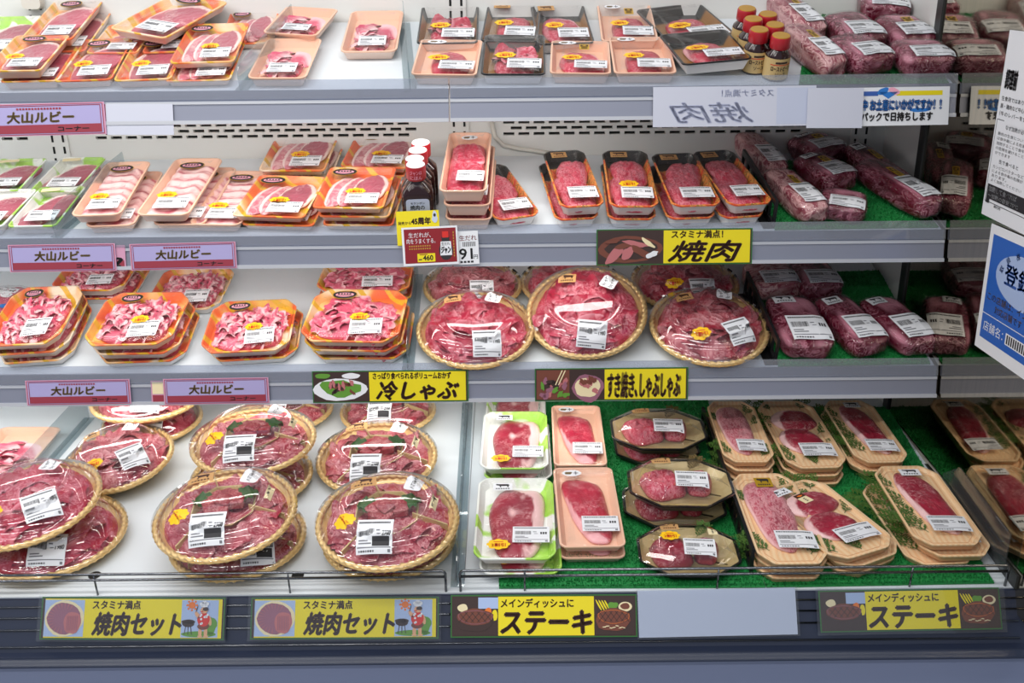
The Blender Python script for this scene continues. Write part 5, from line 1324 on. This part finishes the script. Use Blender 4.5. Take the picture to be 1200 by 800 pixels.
def steakpic(mb, x, y, w, h, v):
    mb.poly([(x, y, Z*3), (x+w, y, Z*3), (x+w, y+h, Z*3), (x, y+h, Z*3)], 3)
    def B(px, py, rx, ry, m, z, s=0, wob=.12, rot=0): blob(mb, x+w*px, y+h*py, w*rx, h*ry, Z*z, m, s, wob, rot=rot)
    if v == 0: mb.poly([(x+w*.55, y+h*.7, Z*4), (x+w, y+h*.7, Z*4), (x+w, y+h, Z*4), (x+w*.55, y+h, Z*4)], 12); B(.2, .72, .12, .10, 13, 4); B(.78, .62, .08, .10, 9, 5); B(.92, .52, .07, .14, 1, 5)
    else:
        for k in range(4): B(.12+.07*k, .78, .02, .16, 1, 4, k, .1, .5)
        B(.48, .76, .13, .11, 7, 5, 3, .3); B(.78, .74, .17, .13, 13, 5, 1, .03); B(.78, .75, .12, .08, 4, 6)
    B(.48, .36, .44, .26, 3 if v == 0 else 4, 6, 3); B(.48, .47, .42, .22, 4, 7, 4); B(.48, .48, .38, .18, 8 if v == 0 else 9, 8, 5); B(.48, .48, .37, .17, 4, 8.5, 5)
    for k in range(5):
        for t in (-1, 1):
            cx = .2+.14*k; mb.poly([(x+w*(cx-.10*t), y+h*.34, Z*9.5), (x+w*(cx-.10*t+.018), y+h*.34, Z*9.5), (x+w*(cx+.10*t+.018), y+h*.62, Z*9.5), (x+w*(cx+.10*t), y+h*.62, Z*9.5)][::1], 3)
    if v: 
        for k in range(7): B(.25+.08*k, .2+.03*math.sin(k*2), .05, .012, 13, 10, k, .3, .4*math.sin(k*3))
def d_steak(mb, W, H):
    ybase(mb, W, H, .255, .77); steakpic(mb, W*.018, H*.06, W*.237, H*.88, 0); steakpic(mb, W*.77, H*.06, W*.215, H*.88, 1)
    put_text(mb, 'メインディッシュに', W*.27, W*.66, H*.70, H*.91, Z*4, 2, .03); put_text(mb, 'ステーキ', W*.27, W*.755, H*.09, H*.62, Z*4, 2, .045, .15)
g = 'yellow dish signs'
card('dish_sign', 2, (699, 311), (881, 309), (700, 269), d_yakiniku, YM, 'yellow sign with a dark plate of grill meat under the marbled beef trays', g)
card('dish_sign', 3, (367, 472), (549, 470), (365, 435), d_reishabu, YM, 'yellow sign with a salad-like meat dish on the lowest shelf rail', g)
card('dish_sign', 3, (627, 470), (806, 468), (628, 432), d_sukiyaki, YM, 'yellow sign with two hotpot pictures under the domed platters', g)
card('dish_sign', 4, (46, 749), (262, 750), (50, 699), d_set, YM, 'yellow grill set sign with a cook drawing, left one along the bottom rail', g, lift=.008, sleeve=.004)
card('dish_sign', 4, (293, 749), (514, 748), (293, 700), d_set, YM, 'yellow grill set sign with a cook drawing, right one along the bottom rail', g, lift=.008, sleeve=.004)
card('dish_sign', 4, (528, 747), (747, 746), (528, 697), d_steak, YM, 'yellow steak sign with two steak pictures below the octagonal boxes', g, lift=.008)
card('dish_sign', 4, (962, 741), (1175, 737), (961, 692), d_steak, YM, 'yellow steak sign with two steak pictures in a sleeve below the wood-print trays', g, lift=.008, sleeve=.006)
def d_blank(mb, W, H): pass
card('blank_card', 4, (749, 747), (935, 743), (749, 692), d_blank, ['label_blue'], 'long blank blue-white card in a sleeve between the two steak signs', lift=.006, sleeve=.003, cat='card')
def d_back(mb, W, H):
    put_text(mb, '焼肉', W*.10, W*.62, H*.10, H*.60, Z*2, 1, .03, .3, mirror=True); put_text(mb, 'スタミナ満点！', W*.42, W*.74, H*.74, H*.92, Z*2, 1, .02, mirror=True); rect(mb, W*.76, W*.99, H*.05, H*.95, 2, 1)
card('blank_card', 1, (765, 149), (955, 147), (764, 102), d_back, ['card_back', 'ink_faint', 'card_tint'], 'white card seen from its back with mirrored faint writing, top shelf rail', lift=.012, cat='card')
card('blank_card', 1, (945, 150), (1010, 150), (955, 103), d_blank, ['card_back'], 'slanting blank white card overlapping the vacuum pack sign, top shelf rail', lift=.018, cat='card')
def d_vac(mb, W, H):
    rect(mb, 0, W*.12, H*.62, H*.95, 1, 1); rect(mb, W*.12, W*.30, H*.78, H*.90, 1, 1); rect(mb, W*.48, W*.93, H*.78, H*.90, 2, 1)
    for sx_ in (-1, 1): blob(mb, W*(.40+.055*sx_), H*.90, W*.06, H*.08, Z*2, 3 if sx_ < 0 else 4, 2, .1, rot=-.4*sx_)
    mb.poly([(W*.30, H*.88, Z*2), (W*.40, H*.70, Z*2), (W*.50, H*.88, Z*2)], 3)
    put_text(mb, '真空中 お土産にいかがですか！！', W*.02, W*.92, H*.40, H*.68, Z*2, 5, .09); put_text(mb, '真空中 お土産にいかがですか！！', W*.02, W*.92, H*.40, H*.68, Z*3, 3, .015)
    blob(mb, W*.72, H*.40, W*.10, H*.05, Z*1, 3, 1, .2)
    put_text(mb, '真空パックで日持ちします', W*.0, W*.84, H*.12, H*.35, Z*4, 6, .045)
card('shelf_sign', 1, (992, 148), (1111, 146), (996, 103), d_vac, ['paper', 'blue_ink', 'yellow', 'bag_blue', 'pink_light', 'navy_ink', 'ink'], 'white sign with blue and yellow lettering under the top shelf vacuum packs', lift=.0125)
# price cards at the bottles
def d_red(mb, W, H):
    rect(mb, W*.04, W*.97, H*.06, H*.95, 1, 1); put_text(mb, '生だれが､', W*.12, W*.52, H*.73, H*.86, Z*2, 0, .0); put_text(mb, '肉をうまくする｡', W*.08, W*.60, H*.57, H*.70, Z*2, 0, .0)
    for k in range(2): 
        for q in range(10): rect(mb, W*(.12+.04*q), W*(.145+.04*q), H*(.49-.07*k), H*(.525-.07*k), 2, 2)
    rect(mb, W*.26, W*.58, H*.09, H*.31, 3, 2); put_text(mb, '460', W*.36, W*.54, H*.13, H*.26, Z*3, 4, .03); rect(mb, W*.28, W*.34, H*.14, H*.17, 4, 3); rect(mb, W*.30, W*.44, H*.275, H*.295, 1, 3)
    blob(mb, W*.78, H*.36, W*.125, H*.24, Z*2, 4, 1, .04); rect(mb, W*.71, W*.85, H*.58, H*.72, 4, 2); rect(mb, W*.725, W*.835, H*.70, H*.86, 5, 3)
    mb.poly([(W*.675, H*.24, Z*4), (W*.885, H*.24, Z*4), (W*.875, H*.6, Z*4), (W*.69, H*.6, Z*4)], 0); put_text(mb, '生だれ', W*.705, W*.855, H*.50, H*.58, Z*5, 4, .01); put_text(mb, 'ジャン', W*.695, W*.865, H*.29, H*.47, Z*5, 4, .05, .15)
    for q in range(9): rect(mb, W*.915, W*.935, H*(.2+.075*q), H*(.25+.075*q), 2, 2)
root = card('price_card', 2, (473, 312), (538, 309), (469, 267), d_red, ['paper', 'sign_red', 'gold_ink', 'yellow', 'ink', 'red_ink'], 'red advertising card with a bottle picture on the second shelf rail', lift=.020, cat='price card')
def d_91(mb, W, H):
    put_text(mb, '生だれ', W*.42, W*.95, H*.72, H*.88, Z, 1, .01); 
    for k in range(9): rect(mb, W*(.52+.045*k), W*(.542+.045*k), H*.54, H*.68, 2, 1)
    put_text(mb, '91', W*.40, W*.80, H*.16, H*.48, Z, 2, .02); put_text(mb, '円', W*.83, W*.96, H*.16, H*.28, Z, 2, .01)
    for k in range(7): rect(mb, W*(.08+.11*k), W*(.16+.11*k), H*.05, H*.11, 2, 1)
card('price_card', 2, (524, 311), (562, 309), (523, 272), d_91, ['paper', 'sign_red', 'ink'], 'white price card reading 91 yen, half behind the red advertising card', lift=.014, cat='price card')
def d_45(mb, W, H):
    put_text(mb, '発売から', W*.04, W*.34, H*.60, H*.70, Z, 1, .02); put_text(mb, '45周年', W*.35, W*.80, H*.60, H*.80, Z, 1, .05)
    put_text(mb, '生だれが､肉をうまくする', W*.10, W*.86, H*.38, H*.50, Z, 2, .03); put_text(mb, 'そのおいしさをどうぞ', W*.14, W*.84, H*.18, H*.30, Z, 2, .03)
    blob(mb, W*.90, H*.84, W*.05, H*.15, Z, 3, 1, .1); blob(mb, W*.90, H*.74, W*.07, H*.10, Z*2, 3, 2, .1); blob(mb, W*.90, H*.86, W*.03, H*.05, Z*3, 2, 2, .1)
card('price_card', 2, (466, 288), (516, 286), (462, 248), d_45, ['yellow', 'brown_ink', 'ink', 'label_blue'], 'yellow tag in front of the dark sauce bottles, behind the red card', lift=.010, cat='price card')
# two posters taped to the mirror
def poster(name, corners, draw, mats, label):
    pl = Vector((MIRX-.004, 0, 0)); nx = Vector((-1, 0, 0))
    tl, bl, br = (hit(*c, pl, nx) for c in corners); ex_ = (br-bl).normalized(); ey_ = nx.cross(ex_); W = (br-bl).length; H = (tl-bl).dot(ey_)
    M = Matrix((ex_, ey_, nx)).transposed().to_4x4(); M.translation = bl
    root = empty(name, M, label, 'poster'); mb = MB(); mb.box(0, W, 0, H, -.001, 0); draw(mb, W, H); link('sheet', mb.mesh('sheet', mats), root)
def d_notice(mb, W, H):
    w = min(W, .20); rnd = random.Random(2); s = w/.20
    put_text(mb, '調理前', w*.08, w*.34, H*.70, H*.80, Z, 1, .05)
    for k in range(3): put_text(mb, ('生食用ではありません', '豚・鶏肉など中心部まで', '（牛のレバーを含む）')[k], w*.06, w*.78, H*(.635-.04*k), H*(.66-.04*k), Z, 1, .01)
    frame_(mb, w*.03, w*1.4, H*.08, H*.535, .0012, 1); rect(mb, w*.2, w*.9, H*.52, H*.545, 0, 2); put_text(mb, 'なぜ加熱が必要なの？', w*.25, w*.9, H*.49, H*.515, Z, 2, .01)
    for k, t in enumerate(('豚肉の生食について', 'は食中毒による危害', '加熱することで食中毒', 'の危険を避けること', 'ができます')): put_text(mb, t, w*.10, w*(.10+.07*len(t)), H*(.452-.026*k), H*(.47-.026*k), Z, 1, .0)
    put_text(mb, '生で食べると', w*.22, w*.66, H*.305, H*.327, Z, 1, .01)
    for k, t in enumerate(('カンピロバクターなど', 'による食中毒の危険が', 'あります。', 'よく加熱してください')): put_text(mb, t, w*.10, w*(.10+.07*len(t)), H*(.272-.025*k), H*(.29-.025*k), Z, 1, .0)
    rect(mb, w*.06, w*1.4, H*.100, H*.180, 1, 3); put_text(mb, '加熱して食べれば', w*.10, w*.74, H*.143, H*.172, Z*4, 0, .02); put_text(mb, '～加熱の目安 75℃', w*.10, w*.80, H*.108, H*.132, Z*4, 0, .02); rect(mb, w*.06, w*.14, H*.075, H*.1, 1, 3)
    put_text(mb, '発行所', w*.26, w*.42, H*.062, H*.078, Z, 1, .02)
poster('notice_poster', ((1184, 35), (1150, 250), (1200, 275)), d_notice, ['paper', 'ink', 'ink_grey'], 'white notice sheet with black writing stuck on the mirror, upper right')
def d_blue(mb, W, H):
    rect(mb, W*.06, W*.98, H*.10, H*.93, 1, 1); disc(mb, W*.62, H*.66, W*.44, H*.20, Z*2, 2); 
    put_text(mb, '登録店', W*.32, W*.92, H*.60, H*.76, Z*3, 3, .03)
    for k, ch in enumerate('取扱株式会社'): a = R(165-26*k); put_text(mb, ch, W*.62+W*.37*math.cos(a)-.006, W*.62+W*.37*math.cos(a)+.006, H*.64+H*.22*math.sin(a)-.006, H*.64+H*.22*math.sin(a)+.006, Z*3, 3, .02, rot=a-1.57)
    put_text(mb, 'この店舗は：インボイス', W*.10, W*.95, H*.42, H*.48, Z*2, 4, .01); put_text(mb, '対応店舗です', W*.24, W*.66, H*.34, H*.40, Z*2, 4, .01)
    rect(mb, W*.06, W*.98, H*.30, H*.306, 0, 2); put_text(mb, '店舗名：', W*.10, W*.42, H*.17, H*.25, Z*2, 0, .0)
    rect(mb, W*.46, W*.96, H*.16, H*.25, 0, 2)
    for k in range(14): rect(mb, W*(.48+.033*k), W*(.50+.033*k), H*.17, H*.24, 5, 3)
poster('registration_poster', ((1170, 265), (1142, 404), (1216, 456)), d_blue, ['paper', 'poster_blue', 'pale_blue', 'blue_ink', 'gold_ink', 'ink'], 'blue and white registration sheet stuck on the mirror, lower right')
# clear end plate at the mirror's foot
o, ex, ey, n = frame(4); mb = MB(); x = MIRX-.012
mb.loft([[Vector((x+dx, y, z)) for y, z in ((-.83, .452), (-.56, .468), (-.56, .50), (-.62, .545), (-.83, .53))] for dx in (0, .002)])
tag(link('end_plate', mb.mesh('end_plate', ['acrylic'])), 'clear plastic plate at the foot of the mirror, right end of the deck', 'end plate')
bpy.context.view_layer.update()
